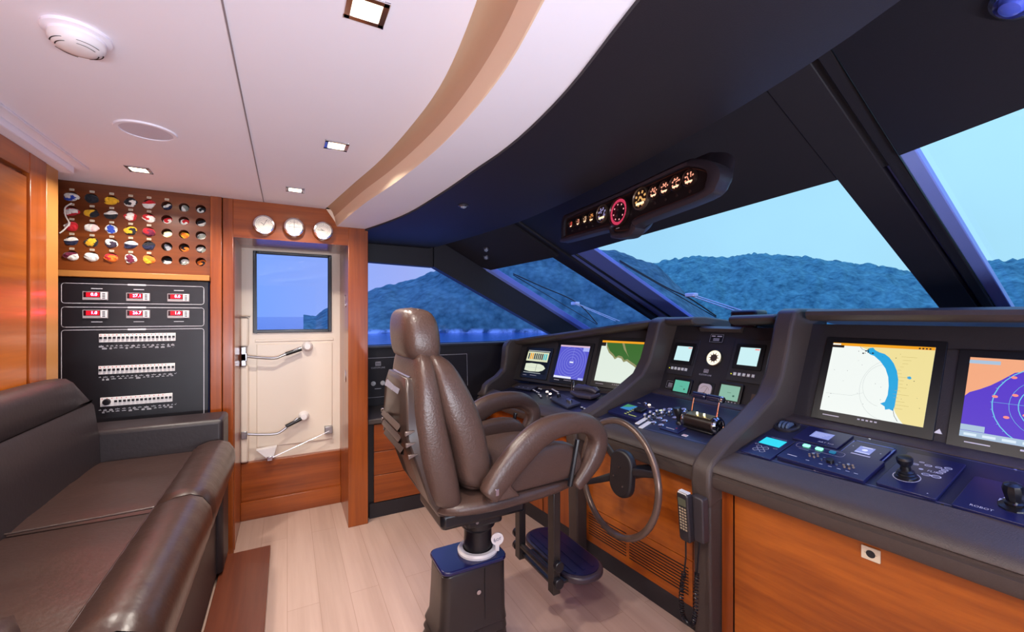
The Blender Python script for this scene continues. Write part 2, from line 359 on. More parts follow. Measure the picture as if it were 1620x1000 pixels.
for z in (1.502, .985): MB(chrome).rbox(Fr((.354, 3.10, z), (0, -1, 0), (0, 0, 1)), .03, .085, .012, 0, .004).out('strike_plate', door, bevel=.001)
# ---- windshield: measured points on the inside of the glass
sl = Vector((-.884, 0, .468))
def quadmb(P, m, th=0, nrm=Vector((.468, 0, .884))):
    P = [Vector(p) for p in P]
    if not th: return MB(m).face(P)
    return MB(m).grid([[p for p in P], [p+nrm*th for p in P]], closeu=True, cap=True)
BTL, BTR, BBR, BBL = Vector((2.056, 2.55, 1.90)), Vector((1.965, .889, 1.95)), Vector((2.901, .859, 1.455)), Vector((3.031, 2.479, 1.384))
ex = lambda a, c, k: a+(c-a)*k
NB = Vector((.468, 0, .884)); NA = Vector((.25, .40, .88)); NC = Vector((.42, -.35, .84))
ATL, ATR, ABR, ABL = Vector((1.59, 3.43, 1.808)), Vector((1.93, 3.02, 1.883)), Vector((2.886, 2.969, 1.46)), Vector((2.53, 3.42, 1.318))
CTL, CT2, CBL = Vector((1.82, .60, 1.95)), Vector((1.15, -.35, 1.855)), Vector((2.9, .619, 1.446))
CB2 = CT2+(CBL-CTL)
for i, (a, b_, c, d, N) in enumerate(((ATL, ATR, ABR, ABL, NA), (BTL, BTR, BBR, BBL, NB), (CTL, CT2, CB2, CBL, NC))):
    o = N*.05
    MB(pane).face([a+o, b_+o, ex(b_, c, 1.5)+o, ex(a, d, 1.5)+o]).out('window_%d' % (i+2), kind=ST)
L = 1.15
# padded headliner panels above each pane
quadmb([ATL+(ATL-ATR)*.16, ATR+(ATR-ATL)*.22, ATR+(ATR-ATL)*.22+sl*L, ATL+(ATL-ATR)*.16+sl*L], black, .04).out('trim_12', kind=ST)
q = quadmb([BTL+Vector((.02, .35, 0)), BTR+Vector((-.01, -.2, .006)), BTR+Vector((-.01, -.2, .006))+sl*L, BTL+Vector((.02, .35, 0))+sl*L], black, .04); q.out('trim_13', kind=ST)
quadmb([CTL+Vector((.03, .04, 0)), CT2, CT2+sl*L, CTL+Vector((.03, .04, 0))+sl*L], black, .04).out('trim_14', kind=ST)
def beam(lt, lb, rt, rb, m, lo, hi, up=1.0, dn=1.5, name='trim_15'):
    lt, lb, rt, rb = map(Vector, (lt, lb, rt, rb))
    P = [lt+sl*up, ex(lt, lb, dn), ex(rt, rb, dn), rt+sl*up]
    MB(m).grid([[p+NB*lo for p in P], [p+NB*hi for p in P]], closeu=True, cap=True).out(name, bevel=.004, kind=ST)
beam((1.965, .889, 1.95), (2.901, .859, 1.455), (1.885, .731, 1.993), (2.913, .72, 1.449), blackS if 0 else black, -.004, .06, name='trim_15')
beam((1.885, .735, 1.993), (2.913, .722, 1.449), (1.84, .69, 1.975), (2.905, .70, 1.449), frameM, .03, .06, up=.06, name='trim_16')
beam((1.84, .692, 1.97), (2.905, .702, 1.449), (1.82, .64, 1.955), (2.90, .664, 1.449), black, .0, .06, up=1.0, name='trim_17')
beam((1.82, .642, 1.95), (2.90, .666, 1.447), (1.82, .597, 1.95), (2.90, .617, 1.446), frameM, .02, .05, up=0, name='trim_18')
beam((1.94, 3.02, 1.885), (2.886, 2.969, 1.46), (2.065, 2.895, 1.895), (3.011, 2.813, 1.394), black, -.004, .06, name='trim_19')
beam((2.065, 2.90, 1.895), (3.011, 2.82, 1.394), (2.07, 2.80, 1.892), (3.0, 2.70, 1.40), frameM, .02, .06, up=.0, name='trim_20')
beam((2.07, 2.80, 1.892), (3.0, 2.70, 1.40), (2.07, 2.775, 1.892), (3.0, 2.675, 1.40), blackS, .015, .06, up=.0, name='trim_21')
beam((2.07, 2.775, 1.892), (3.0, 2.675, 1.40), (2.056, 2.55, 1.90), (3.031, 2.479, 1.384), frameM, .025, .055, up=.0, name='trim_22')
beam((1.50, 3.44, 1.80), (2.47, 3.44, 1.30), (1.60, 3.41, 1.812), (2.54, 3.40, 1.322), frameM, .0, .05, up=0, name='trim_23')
# dash in front of the console, roof shell that shuts the cavity above the headliner
MB(consD).grid([[(2.26, -1.2, 1.33), (2.26, 3.5, 1.18)], [(3.75, -1.2, 1.02), (3.75, 3.5, 1.0)], [(3.75, -1.2, .3), (3.75, 3.5, .3)]]).out('trim_24', kind=ST)
MB(blackS).wbox(-1.3, 1.05, -1.3, 3.55, 2.44, 2.5).out('trim_25', kind=ST)
MB(blackS).wbox(-1.3, 1.2, 3.53, 3.58, 1.9, 2.5).wbox(-1.32, -1.25, -1.3, 3.55, 0, 2.5).out('trim_26', kind=ST)

# ================================================================== OUTSIDE
# unseen white decks, added to bounce skylight up onto the ceiling
wd = mat('bounce_deck_white', 'f0f0f0', .5)
MB(wd).wbox(-6, 4, 3.56, 4.8, .0, .2).out('bounce_deck_port', kind=ST)
MB(wd).wbox(-6, 4, -3.4, -1.32, .0, .2).out('bounce_deck_starboard', kind=ST)
MB(wd).wbox(3.8, 10, -2.5, 4.4, .4, .62).out('bounce_deck_fore', kind=ST)
seam = mat('sea_water', '2f4f8c', .12, spec=.6, bump=.0)
n = seam.node_tree; bp = n.nodes.new('ShaderNodeBump'); no = n.nodes.new('ShaderNodeTexNoise'); no.inputs['Scale'].default_value = .8; no.inputs['Detail'].default_value = 4
gp = n.nodes.new('ShaderNodeNewGeometry'); n.links.new(gp.outputs['Position'], no.inputs['Vector']); bp.inputs['Distance'].default_value = .25; bp.inputs['Strength'].default_value = .6
n.links.new(no.outputs[0], bp.inputs['Height']); n.links.new(bp.outputs[0], n.nodes['Principled BSDF'].inputs['Normal'])
MB(seam).disc(Fr((0, 0, -3.6), (1, 0, 0), (0, 1, 0)), 2500, n=48).out('sea', kind=ST)
hm = bpy.data.materials.new('forested_hill'); hm.use_nodes = True; n = hm.node_tree; bs = n.nodes['Principled BSDF']; bs.inputs['Roughness'].default_value = .95; bs.inputs['Specular IOR Level'].default_value = .1
gp = n.nodes.new('ShaderNodeNewGeometry'); vo = n.nodes.new('ShaderNodeTexVoronoi'); vo.inputs['Scale'].default_value = .55
n.links.new(gp.outputs['Position'], vo.inputs['Vector'])
no = n.nodes.new('ShaderNodeTexNoise'); no.inputs['Scale'].default_value = .16; no.inputs['Detail'].default_value = 8; no.inputs['Roughness'].default_value = .7; n.links.new(gp.outputs['Position'], no.inputs['Vector'])
ad = n.nodes.new('ShaderNodeMath'); ad.operation = 'MULTIPLY_ADD'; ad.inputs[1].default_value = -.22; n.links.new(vo.outputs['Distance'], ad.inputs[0]); n.links.new(no.outputs[0], ad.inputs[2])
r = n.nodes.new('ShaderNodeValToRGB'); r.color_ramp.elements[0].position = .15; r.color_ramp.elements[1].position = .62
r.color_ramp.elements[0].color = (*lin('2c5c58'), 1); r.color_ramp.elements[1].color = (*lin('78b094'), 1)
n.links.new(ad.outputs[0], r.inputs[0])
# rocks at the waterline
sx = n.nodes.new('ShaderNodeSeparateXYZ'); n.links.new(gp.outputs['Position'], sx.inputs[0])
mrk = n.nodes.new('ShaderNodeMapRange'); mrk.inputs[1].default_value = -2.2; mrk.inputs[2].default_value = -3.1; n.links.new(sx.outputs['Z'], mrk.inputs[0])
no2 = n.nodes.new('ShaderNodeTexNoise'); no2.inputs['Scale'].default_value = .35; no2.inputs['Detail'].default_value = 4; n.links.new(gp.outputs['Position'], no2.inputs['Vector'])
r2 = n.nodes.new('ShaderNodeValToRGB'); r2.color_ramp.elements[0].position = .42; r2.color_ramp.elements[1].position = .6; r2.color_ramp.elements[0].color = (*lin('3c5060'), 1); r2.color_ramp.elements[1].color = (*lin('b8b8c8'), 1)
n.links.new(no2.outputs[0], r2.inputs[0])
mxr = n.nodes.new('ShaderNodeMix'); mxr.data_type = 'RGBA'; n.links.new(mrk.outputs[0], mxr.inputs[0]); n.links.new(r.outputs[0], mxr.inputs[6]); n.links.new(r2.outputs[0], mxr.inputs[7])
n.links.new(mxr.outputs[2], bs.inputs['Base Color'])
hm2 = hm.copy(); hm2.name = 'greyer_woodland'  # different vegetation on the near hill: darker, greyer greens
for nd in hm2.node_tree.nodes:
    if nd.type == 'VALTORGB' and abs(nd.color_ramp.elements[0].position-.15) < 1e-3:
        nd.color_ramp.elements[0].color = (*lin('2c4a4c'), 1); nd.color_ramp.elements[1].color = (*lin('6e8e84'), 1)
def hill(name, sky, dist, depth, label, seed):
    # sky: bearing (deg, clockwise from port) -> elevation angle of the ridge; built as real terrain at 'dist' metres
    rnd = random.Random(seed); rows = []
    nb = 260; a0, a1 = sky[0][0], sky[-1][0]
    from mathutils import noise
    for j in range(26):
        f = j/25; row = []
        for i in range(nb+1):
            a = a0+(a1-a0)*i/nb; el = interp([(e_, a_) for a_, e_ in sky], a)
            d = dist+depth*f; H = math.tan(math.radians(max(el, 0.02)))*(dist+depth)+5
            z = -3.9+max(H, .2)*(math.sin(f*math.pi/2)**.8)
            x, y = d*math.sin(math.radians(a)), d*math.cos(math.radians(a))
            k = noise.noise(Vector((x*.13, y*.13, seed)))+.6*noise.noise(Vector((x*.35, y*.35, seed+5)))+.5*noise.noise(Vector((x*.04, y*.04, seed+2)))
            row.append((x, y, z+k*dist*.011*min(1, f*8)*(1 if H > 2 else .3)))
        rows.append(row)
    rows.append([(p[0]*1.15, p[1]*1.15, -4) for p in rows[-1]])
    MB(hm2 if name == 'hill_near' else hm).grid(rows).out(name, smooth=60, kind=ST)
def sky_pts(L): 
    out = []
    for u, v in L:
        th = math.atan((u-810)/663); out.append((28.2+math.degrees(th), math.degrees(math.atan((500-v)/663*math.cos(th)))))
    return out
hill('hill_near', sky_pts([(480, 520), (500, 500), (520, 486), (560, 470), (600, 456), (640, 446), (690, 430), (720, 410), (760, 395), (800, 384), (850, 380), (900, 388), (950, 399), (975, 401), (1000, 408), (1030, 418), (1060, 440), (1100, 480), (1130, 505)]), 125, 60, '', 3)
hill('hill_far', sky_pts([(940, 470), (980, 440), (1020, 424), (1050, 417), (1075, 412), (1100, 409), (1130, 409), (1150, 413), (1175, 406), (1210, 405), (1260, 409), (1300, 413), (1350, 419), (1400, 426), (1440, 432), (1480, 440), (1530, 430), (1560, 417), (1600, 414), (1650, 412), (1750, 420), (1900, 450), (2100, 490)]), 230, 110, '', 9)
# ================================================================== AFT LOCKER, SOFA, STEP
cab = thing('locker_cabinet', 'tall teak locker with a framed door behind the sofa back', 'cabinet', (-1.02, 1.3, 0))
MB(woodV).wbox(-1.14, -.925, -1.15, 2.60, 0, 2.05).out('cabinet_body', cab)
MB(woodY).wbox(-.927, -.905, -.9, 2.36, .3, 1.95).out('door', cab, bevel=.003)
b = MB(woodV); b.wbox(-.927, -.90, 2.372, 2.50, 0, 2.05); b.out('frame_stile', cab, bevel=.002)
MB(woodY).wbox(-.927, -.90, -1.1, 2.368, 1.965, 2.05).out('frame_rail', cab, bevel=.002)
MB(mat('light_teak_edge', 'a87038', .35)).wbox(-.93, -.902, 2.505, 2.61, 0, 2.05).out('corner_post', cab, bevel=.003)

sofa = thing('leather_sofa', 'dark brown leather sofa against the teak locker at lower left', 'sofa', (-.6, 1.2, 0))
MB(leatherB).wbox(-.895, -.325, -.6, 2.85, .04, .60).out('base', sofa, bevel=.01)
def cushion(name, xs, y0, y1, parent, m, top=.725, crown=.012):
    rows = []
    for i in range(13):
        f = i/12; y = y0+(y1-y0)*f; e = math.sin(math.pi*f)**.35*crown
        row = []
        for j in range(9):
            g = j/8; x = xs[0]+(xs[1]-xs[0])*g
            w = .004*math.sin(y*23+x*9)+.003*math.sin(y*41-x*17)
            row.append((x, y, top-crown+e*(.6+.4*math.sin(math.pi*g))+w*math.sin(math.pi*f)*math.sin(math.pi*g)))
        rows.append(row)
    b = MB(m).grid(rows)
    return b
def roll(y0, y1, cx=-.335, cz=.675, r=.092):
    # front bolster: rounded "waterfall" edge, pinched at both ends
    prof = [(-.085, .045), (-.06, .072), (-.02, .087), (.03, .088), (.07, .07), (.092, .035), (.098, -.01), (.09, -.06), (.07, -.10), (.04, -.13), (.0, -.135)]
    rows = []
    for i in range(25):
        f = i/24; y = y0+(y1-y0)*f; e = 1-.10*(1-min(1, min(f, 1-f)*(y1-y0)/.035))**2
        rows.append([(cx+px*e, y, cz+(pz*e if pz > 0 else pz)+.0015*math.sin(y*60+px*30)) for px, pz in prof])
    return MB(leatherS).grid(rows, cap=False)
for y0, y1 in ((1.888, 2.64), (1.14, 1.882), (.2, 1.134)):
    c = cushion('seat_cushion', (-.83, -.405), y0, y1, sofa, leatherS).out('seat_cushion', sofa, smooth=80)
    b = roll(y0, y1); 
    b.out('front_bolster', sofa, smooth=80)
# piping along the seams
MB(leatherS).tube([(-.83, 1.885, .722), (-.5, 1.885, .728), (-.41, 1.885, .73)], .0035, n=8).tube([(-.412, 1.15, .728), (-.412, 2.62, .728)], .003, n=8).out('seat_piping', sofa)
def backseg(prof, y0, y1, name):
    rows = []
    for i in range(21):
        f = i/20; y = y0+(y1-y0)*f; d = (y1-y)
        rows.append([(x, y, z) for x, z in prof(d)])
    MB(leatherB).grid(rows, cap=True).out(name, sofa, smooth=50)
def up(d):
    k = min(1, d/.20); tp = 1.00+.135*math.sqrt(1-(1-k)**2) if d > 0 else 1.0
    fx = -.80
    return [(-.895, 1.0), (-.895, tp), (-.86, tp+.003), (fx-.03, tp), (fx-.008, tp-.018*min(1, k*3)), (fx, 1.0+(tp-1.0)*.65), (fx+.006, 1.012), (fx-.002, 1.0)]
def lo(d): return [(-.895, .70), (-.895, .997), (-.80, .997), (-.792, .985), (-.775, .85), (-.77, .70)]
backseg(up, -.6, 2.63, 'back_cushion'); backseg(lo, -.6, 2.635, 'back_cushion')
b = MB(leatherB).wbox(-.895, -.295, 2.64, 2.875, .05, .862); b.out('arm', sofa, bevel=.022, seg=3)
b = MB(leatherS)
rows = []
for i in range(13):
    f = i/12; y = .2+1.13*f; e = math.sqrt(max(0, 1-max(0, (f-.8)/.2)**2))
    rows.append([(-.53+.06*math.cos(a)*e, y, .742+.058*e*math.sin(a)) for a in [math.pi*k/10 for k in range(11)]])
b.grid(rows, cap=True).out('end_bolster', sofa, smooth=80)
MB(chrome).disc(Fr((-.316, 2.10, .52), (0, -1, 0), (0, 0, 1)), .006, -.006, .004).out('snap_button', sofa)
tag(MB(woodD).wbox(-.318, -.087, -.8, 2.87, 0, .042).out('step_board', bevel=.003), 'flat dark red-brown wooden step board along the sofa base', 'step')

# ================================================================== FLAG LOCKER AND BREAKER PANEL
rack = thing('flag_rack', 'wooden pigeonhole board of rolled signal flags below the ceiling', 'rack', (-.7, 2.96, 1.66))
CX = [-.972+.0765*i for i in range(8)]; RZ = [2.012-.0755*i for i in range(5)]
b = MB(wood('dark_teak_rack', '5c2b10', '82431c', 'X')); R = .0245
fr = Fr((0, 2.955, 0), (1, 0, 0), (0, 0, 1))
xe = [-1.16]+[(CX[i]+CX[i+1])/2 for i in range(7)]+[-.392]; ze = [2.09]+[(RZ[i]+RZ[i+1])/2 for i in range(4)]+[1.625]
for i in range(8):
    for j in range(5):
        cx, cz = CX[i], RZ[j]; N = 24; x0, x1, z1, z0 = xe[i], xe[i+1], ze[j], ze[j+1]; outer = []
        for t in range(N):
            a = math.pi*2*t/N; c, s_ = math.cos(a), math.sin(a); k = 1e9
            if c > 1e-9: k = min(k, (x1-cx)/c)
            if c < -1e-9: k = min(k, (x0-cx)/c)
            if s_ > 1e-9: k = min(k, (z1-cz)/s_)
            if s_ < -1e-9: k = min(k, (z0-cz)/s_)
            outer.append((cx+c*k, cz+s_*k))
        inner = [(cx+R*math.cos(2*math.pi*t/N), cz+R*math.sin(2*math.pi*t/N)) for t in range(N)]
        b.grid([[(x, 2.955, z) for x, z in outer], [(x, 2.955, z) for x, z in inner]], closeu=True)
        for (sx_, sz_) in ((x0, z0), (x1, z0), (x1, z1), (x0, z1)):   # corner slivers
            q = min(range(N), key=lambda t: (outer[t][0]-sx_)**2+(outer[t][1]-sz_)**2)
            for d in (-1, 1): b.face([(outer[q][0], 2.955, outer[q][1]), (sx_, 2.955, sz_), (outer[(q+d) % N][0], 2.955, outer[(q+d) % N][1])])
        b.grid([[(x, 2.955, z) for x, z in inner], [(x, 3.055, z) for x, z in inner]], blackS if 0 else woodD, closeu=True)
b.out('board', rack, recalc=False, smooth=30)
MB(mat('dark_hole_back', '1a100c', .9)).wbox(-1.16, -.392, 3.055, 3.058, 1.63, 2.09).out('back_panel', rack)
MB(mat('light_teak_edge')).wbox(-1.16, -.392, 2.925, 2.97, 1.60, 1.632).out('rail', rack, bevel=.003)
plate = None
for i in range(8):
    for j in range(5):
        if i > 4 and not (i == 5 and j == 0): continue
        if plate is None:
            b = MB(mat('cream_name_plate', 'e0d4bc', .4)).wbox(-.009, .009, 0, .003, -.005, .005)
            b.m = inkD
            for k in (-1, 0, 1): b.rect(Fr((k*.005, -.0002, 0), (1, 0, 0), (0, 0, 1)), -.0015, .0015, -.002, .002)
            plate = b.out('name_plate', rack, loc=(0, 0, 0)); p = plate
        else: p = plate.copy(); COL.objects.link(p)
        p.location = Vector((CX[i]+.001, 2.9515, RZ[j]+.0345))-rack.location
FC = dict(w='e8e4dc', b='1a1a22', y='e8b020', r='c81c28', n='1c2040', u='2c48b0', k='f0c8c4', m='6c1838', o='e8741c', g='8c9088', c='efe0a0', p='3a2c40', s='9a9aa0')
FN = dict(w='white', b='black', y='yellow', r='red', n='navy', u='blue', k='pink', m='maroon', o='orange', g='grey', c='cream', p='purple', s='silver')
FM = {k: mat('flag_'+v, FC[k], .85, sheen=.3) for k, v in FN.items()}
pat = ['wu bb yy bw wr nw gw bw'.split(), 'rw yb bw rw wr rw rw wb'.split(), 'rw wk wu yb mr cw yo wg'.split(), 'nw by pw nw nb bs ob wg'.split(), 'mw ww or wm oy wb wg ob'.split()]
for j in range(5):
    for i in range(8):
        c1, c2 = pat[j][i]; rnd = random.Random(100+j*8+i); ph = rnd.uniform(0, 6.28); amp = rnd.uniform(.1, .3); out_ = rnd.uniform(.012, .024) if i < 5 else .004
        sty = rnd.choice([0, 1, 2]); big = 1.12 if i < 5 else .95
        b = MB(FM[c1]); N = 20; K = 7; rings = []
        for k in range(K+1):
            f = k/K; row = []
            for t in range(N):
                a = 2*math.pi*t/N
                r_ = R*(big+.14 if i < 5 else big)*math.sin(f*math.pi/2)*(1+amp*.5*math.sin(2*a+ph)+amp*.3*math.sin(3*a+ph*2))
                sq = .78 if i < 5 else .85
                sw = (math.cos(5*a+ph+f*7)*.004+math.cos(3*a-ph*2+f*11)*.004)*min(1, f*1.6)
                row.append((r_*math.cos(a), -out_*(1-f**2)+.03*max(0, f-.75)*4*.5-sw, r_*math.sin(a)*sq-.003))
            rings.append(row)
        A = [[b.bm.verts.new(p) for p in row] for row in rings]
        i1, i2 = b.mi(FM[c1]), b.mi(FM[c2])
        for k in range(K):
            for t in range(N):
                a = 2*math.pi*(t+.5)/N; f = (k+.5)/K
                if sty == 0: two = math.sin(a+ph) > .25 - .3*math.sin(3*a)
                elif sty == 1: two = f < .5 + .15*math.sin(2*a+ph)
                else: two = math.sin(a*1+ph+f*5) > .3
                q = [A[k][t], A[k][(t+1) % N], A[k+1][(t+1) % N], A[k+1][t]]
                try: fc = b.bm.faces.new(q); fc.material_index = i2 if two else i1
                except ValueError: pass
        bmesh.ops.translate(b.bm, verts=b.bm.verts, vec=(CX[i]+(-.002 if i < 3 else 0), 2.962 if i < 5 else 2.985, RZ[j]))
        cn = FN[c1] if c1 == c2 else FN[c1]+' and '+FN[c2]
        o = b.out('signal_flag', smooth=75)
        tag(o, f"rolled {cn} signal flag in the {ORD[j]} row, {ORD[i]} hole from the left", 'flag', 'rolled signal flags in the pigeonhole board')
# white halyard hanging from the left-hand flags
MB(FM['w']).tube(smooth_path([(-.962, 2.925, 1.972), (-.985, 2.92, 1.945), (-.985, 2.925, 1.905), (-.974, 2.93, 1.87), (-.99, 2.925, 1.835), (-1.005, 2.92, 1.815)], 4), .0032, n=8).out('flag_halyard')
tag(bpy.data.objects['flag_halyard'], 'thin white cord dangling over the leftmost column of flags', 'cord')

pan = thing('breaker_panel', 'black electrical breaker panel with red meters above the sofa arm', 'panel', (-.7, 2.99, .80))
MB(mat('black_panel_face', '17151a', .38, bump=.1)).wbox(-1.16, -.40, 2.95, 3.0, .62, 1.597).out('panel_plate', pan, bevel=.002)
PF = Fr((0, 2.9495, 0), (1, 0, 0), (0, 0, 1))
b = MB(ink)
def rround(x0, x1, z0, z1, w=.0026, r=.012): b.outline(PF, rr(x1-x0, z1-z0, r, (x0+x1)/2, (z0+z1)/2), w, -.0004+.0008)
PF = Fr((0, 2.9495, 0), (-1, 0, 0), (0, 0, 1))    # normal towards the cabin
PF = Fr((0, 2.9495, 0), (1, 0, 0), (0, 0, 1)); 
assert PF.n.y < 0
rround(-1.008, -.421, 1.466, 1.568); rround(-1.008, -.421, 1.343, 1.446); rround(-1.008, -.421, .60, 1.328)
for z in (1.568, 1.446, 1.328): 
    b.rbox(PF, .078, .0085, .004, 0, .0012, ink if z > 1.5 else ink, cx=-.715, cy=z)
    b.text(PF, {1.568: 'AC METERS', 1.446: 'DC METERS', 1.328: 'BREAKERS'}[z] if 0 else '- - - -', .006, .0016, inkD, -.715, z)
def legend(x0, x1, z, rnd, rows=2, st=.0068):
    x = x0
    while x < x1:
        w = rnd.uniform(.010, .024)
        for q in range(rnd.choice([1, 1, 2])): b.rect(PF, x, min(x+w*rnd.uniform(.7, 1), x1), z-.004*q-.0022-.007*(rnd.random() < .4), z-.004*q-.0005-.007*0-.007*(0) , .0004) if 0 else b.rect(PF, x, min(x+w*.8, x1), z-.0045*q-.0022, z-.0045*q, .0004)
        b.rect(PF, x+w*.4, x+w*.4+.0008, z, z+.005, .0004)
        x += w*1.1+.004; z2 = z
for z in (1.243, 1.08, .908):
    rn = random.Random(int(z*100)); legend(-.868, -.548, z, rn); legend(-.855, -.56, z-.011, rn)
for cx in (-.875, -.707, -.535):
    b.rect(PF, cx-.022, cx+.022, 1.541, 1.5445, .0004); b.rect(PF, cx-.022, cx+.022, 1.368, 1.3705, .0004)
b.out('panel_legend', pan)
redF = em('red_window', 'a00818', 3); redD = em('red_digits', 'ff2840', 200)
for (cx, cz, tx) in ((-.880, 1.505, '0.0'), (-.709, 1.502, '27.1'), (-.536, 1.502, '0.0'), (-.880, 1.410, '1.0'), (-.709, 1.410, '26.7'), (-.536, 1.410, '1.0')):
    b = MB(mat('grey_meter_case', '9a8f92', .4)).box(PF, cx-.049, cx+.049, cz-.022, cz+.022, 0, .006)
    f = PF.at(cx, cz)
    b.rect(f, -.045, .019, -.008, .019, .0066, mat('meter_dark_window', '2a060c', .25)); 
    mt = b.out('digital_meter', pan, bevel=.001)
    MB(redF).rect(f, -.035, .017, -.006, .017, .0072).text(f, tx, .021, .0082, redD, -.004, .0065).out('meter_display', mt, label='glowing red digits')
    k = MB(mat('white_button_block', 'dcd6da', .4)).box(f, .022, .046, -.018, .020, .006, .009)
    for zz in (-.012, -.004, .004, .012): k.rect(f, .028, .040, zz-.0022, zz+.0022, .0096, inkD)
    k.out('button_block', mt)
sw = None
for (x0, x1, zt, zb, n_, knob) in ((-.866, -.549, 1.306, 1.262, 18, 0), (-.868, -.552, 1.138, 1.094, 18, 0), (-.861, -.563, .972, .925, 14, 1)):
    b = MB(mat('white_breaker_strip', 'ddd8d8', .4)).box(PF, x0, x1, zb, zt, 0, .006)
    for q in range(n_): b.rect(PF, x0+.006+q*(x1-x0)/n_*.9, x0+.010+q*(x1-x0)/n_*.9, zt-.008, zt-.004, .0065, mat('flag_red'))
    st = b.out('breaker_strip', pan, bevel=.001)
    xa = x0+(.062 if knob else .008); 
    for q in range(n_):
        x = xa+(x1-.008-xa)*q/(n_-1); f = PF.at(x, (zt+zb)/2+.002)
        if sw is None:
            sw = MB(blackS).box(f, -.0055, .0055, -.006, .005, .006, .010).box(f, -.004, .004, -.001, .005, .010, .015).out('breaker_switch', st); s0 = f.o.copy(); so = sw.location.copy()+WP[st.name]
        else:
            c = sw.copy(); COL.objects.link(c); c.parent = st; c.location = so+(f.o-s0)-WP[st.name]
    if knob: MB(blackS).lathe(PF.at(x0+.026, (zt+zb)/2), [(.017, .006), (.017, .012), (.013, .02), (0, .021)], n=20).out('rotary_selector', st)
# ---- instruments over the door
for (x, z, lab, kind) in ((-.123, 1.948, 'chrome-rimmed clock dial over the door, leftmost of three', 0), (.037, 1.949, 'chrome-rimmed dial with crossed hands, middle one over the door', 1), (.202, 1.943, 'chrome-rimmed dial over the door, nearest the windshield', 2)):
    f = Fr((x, 2.95, z), (1, 0, 0), (0, 0, 1)); g = thing('wall_gauge', lab, 'gauge', (x, 2.95, z), 'round instruments above the door')
    MB(chrome).lathe(f, [(.060, 0), (.062, .010), (.057, .016), (.055, .026), (.058, .034), (.055, .042), (.047, .044), (.046, .038)], cap=False, n=36).out('case', g, smooth=50)
    MB(mat('ivory_dial', 'f4ecdc', .35)).disc(f, .047, .036).out('dial', g)
    b = MB(inkD)
    for k in range(24 if kind != 1 else 12):
        a = 2*math.pi*k/(24 if kind != 1 else 12); b.rect(f.rot(a), .036 if k % 3 else .033, .042, -.0006, .0006, .0364)
    b.ring(f, .028, .0287, .0364)
    if kind == 1: b.rect(f, -.03, .03, -.001, .001, .037).rect(f, -.001, .001, -.03, .03, .037)
    else: b.rect(f.rot(1.1+kind), -.008, .034, -.001, .001, .037).rect(f.rot(2.6), 0, .02, -.0012, .0012, .037)
    b.out('hands', g)
# ================================================================== CEILING FITTINGS
dl = None
lamps = [(.157, .986, 'recessed square downlight nearest the camera at the top edge'), (.175, 1.829, 'recessed square downlight in mid ceiling by the curved cove'), (-.615, 2.567, 'recessed square downlight above the flag pigeonholes'), (.038, 2.575, 'recessed square downlight above the door dials'),
    (-.615, .9, 'added unseen square downlight above the near part of the sofa, left of the camera'), (-.615, .1, 'added unseen square downlight beside the camera, above the sofa end'), (.05, .1, 'added unseen square downlight directly above the camera'), (.05, -.7, 'added unseen square downlight behind the camera, nearest the starboard wall'), (-.615, -.7, 'added unseen square downlight in the aft starboard corner behind the camera')]  # these five are out of view, added for more light in the cabin
for (x, y, lab) in lamps:
    f = Fr((x, y, 2.0895), (1, 0, 0), (0, -1, 0)); assert f.n.z < 0
    d = thing('downlight', lab, 'ceiling lamp', (x, y, 2.0895), 'recessed downlights in the white ceiling')
    b = MB(chrome)
    for a in range(4): b.box(f.rot(a*math.pi/2), -.044, .044, .031, .044, 0, .004)
    b.out('bezel', d, bevel=.001)
    b = MB(lampE).box(f, -.030, .030, -.030, .030, .0005, .002); b.out('lamp_window', d)
    ld = bpy.data.lights.new('downlight_lamp', 'AREA'); ld.shape = 'SQUARE'; ld.size = .058; ld.energy = LAMP_W; ld.color = LAMP_C; ld.spread = math.radians(145)
    lo_ = bpy.data.objects.new('downlight_lamp', ld); COL.objects.link(lo_); lo_.parent = d; lo_.location = (0, 0, -.006)
up_ = thing('added_uplight', 'added white fill-light trough, out of view on the starboard wall', 'fill light', (.2, -1.2, .80))  # unseen lamp added to brighten and cool the ceiling
b = MB(white)
b.grid([[(x, y, z) for y, z in ((-1.2, .78), (-1.10, .80), (-1.06, .88), (-1.07, .88), (-1.108, .81), (-1.2, .79))] for x in (-.7, 1.1)], closeu=True, cap=True); b.out('trough', up_)
ld = bpy.data.lights.new('added_uplight_tube', 'AREA'); ld.shape = 'RECTANGLE'; ld.size = 1.7; ld.size_y = .05; ld.energy = FILL_UPLIGHT_W; ld.color = FILL_UPLIGHT_C
lo_ = bpy.data.objects.new('added_uplight_tube', ld); COL.objects.link(lo_); lo_.parent = up_; lo_.location = (0, .06, .09); lo_.rotation_euler = (math.radians(180-38), 0, 0)
f = Fr((-.451, 1.401, 2.09), (1, 0, 0), (0, -1, 0))
sd = thing('smoke_detector', 'round white smoke detector at upper left of the ceiling', 'smoke detector', (-.451, 1.401, 2.09))
MB(white).lathe(f, [(.062, 0), (.063, .008), (.052, .012), (.052, .018)], cap=False, n=36).out('mount', sd, smooth=50)
b = MB(mat('detector_white', 'e8e2e4', .45)).lathe(f, [(.052, .016), (.051, .030), (.040, .040), (.022, .045), (.0, .046)], n=36, cap=False); b.out('cover', sd, smooth=50)
b = MB(inkD)
for k in range(4):
    for r_, h in ((.0445, .0375), (.036, .0425)): 
        b.ring(f, r_, r_+.0025, h, a0=k*math.pi/2+.3, a1=k*math.pi/2+1.3, n=10)
b.out('vent_slots', sd)
f = Fr((-.462, 2.019, 2.09), (1, 0, 0), (0, -1, 0))
sp_ = thing('ceiling_speaker', 'flush round ceiling speaker with lilac-grey grille', 'speaker', (-.462, 2.019, 2.09))
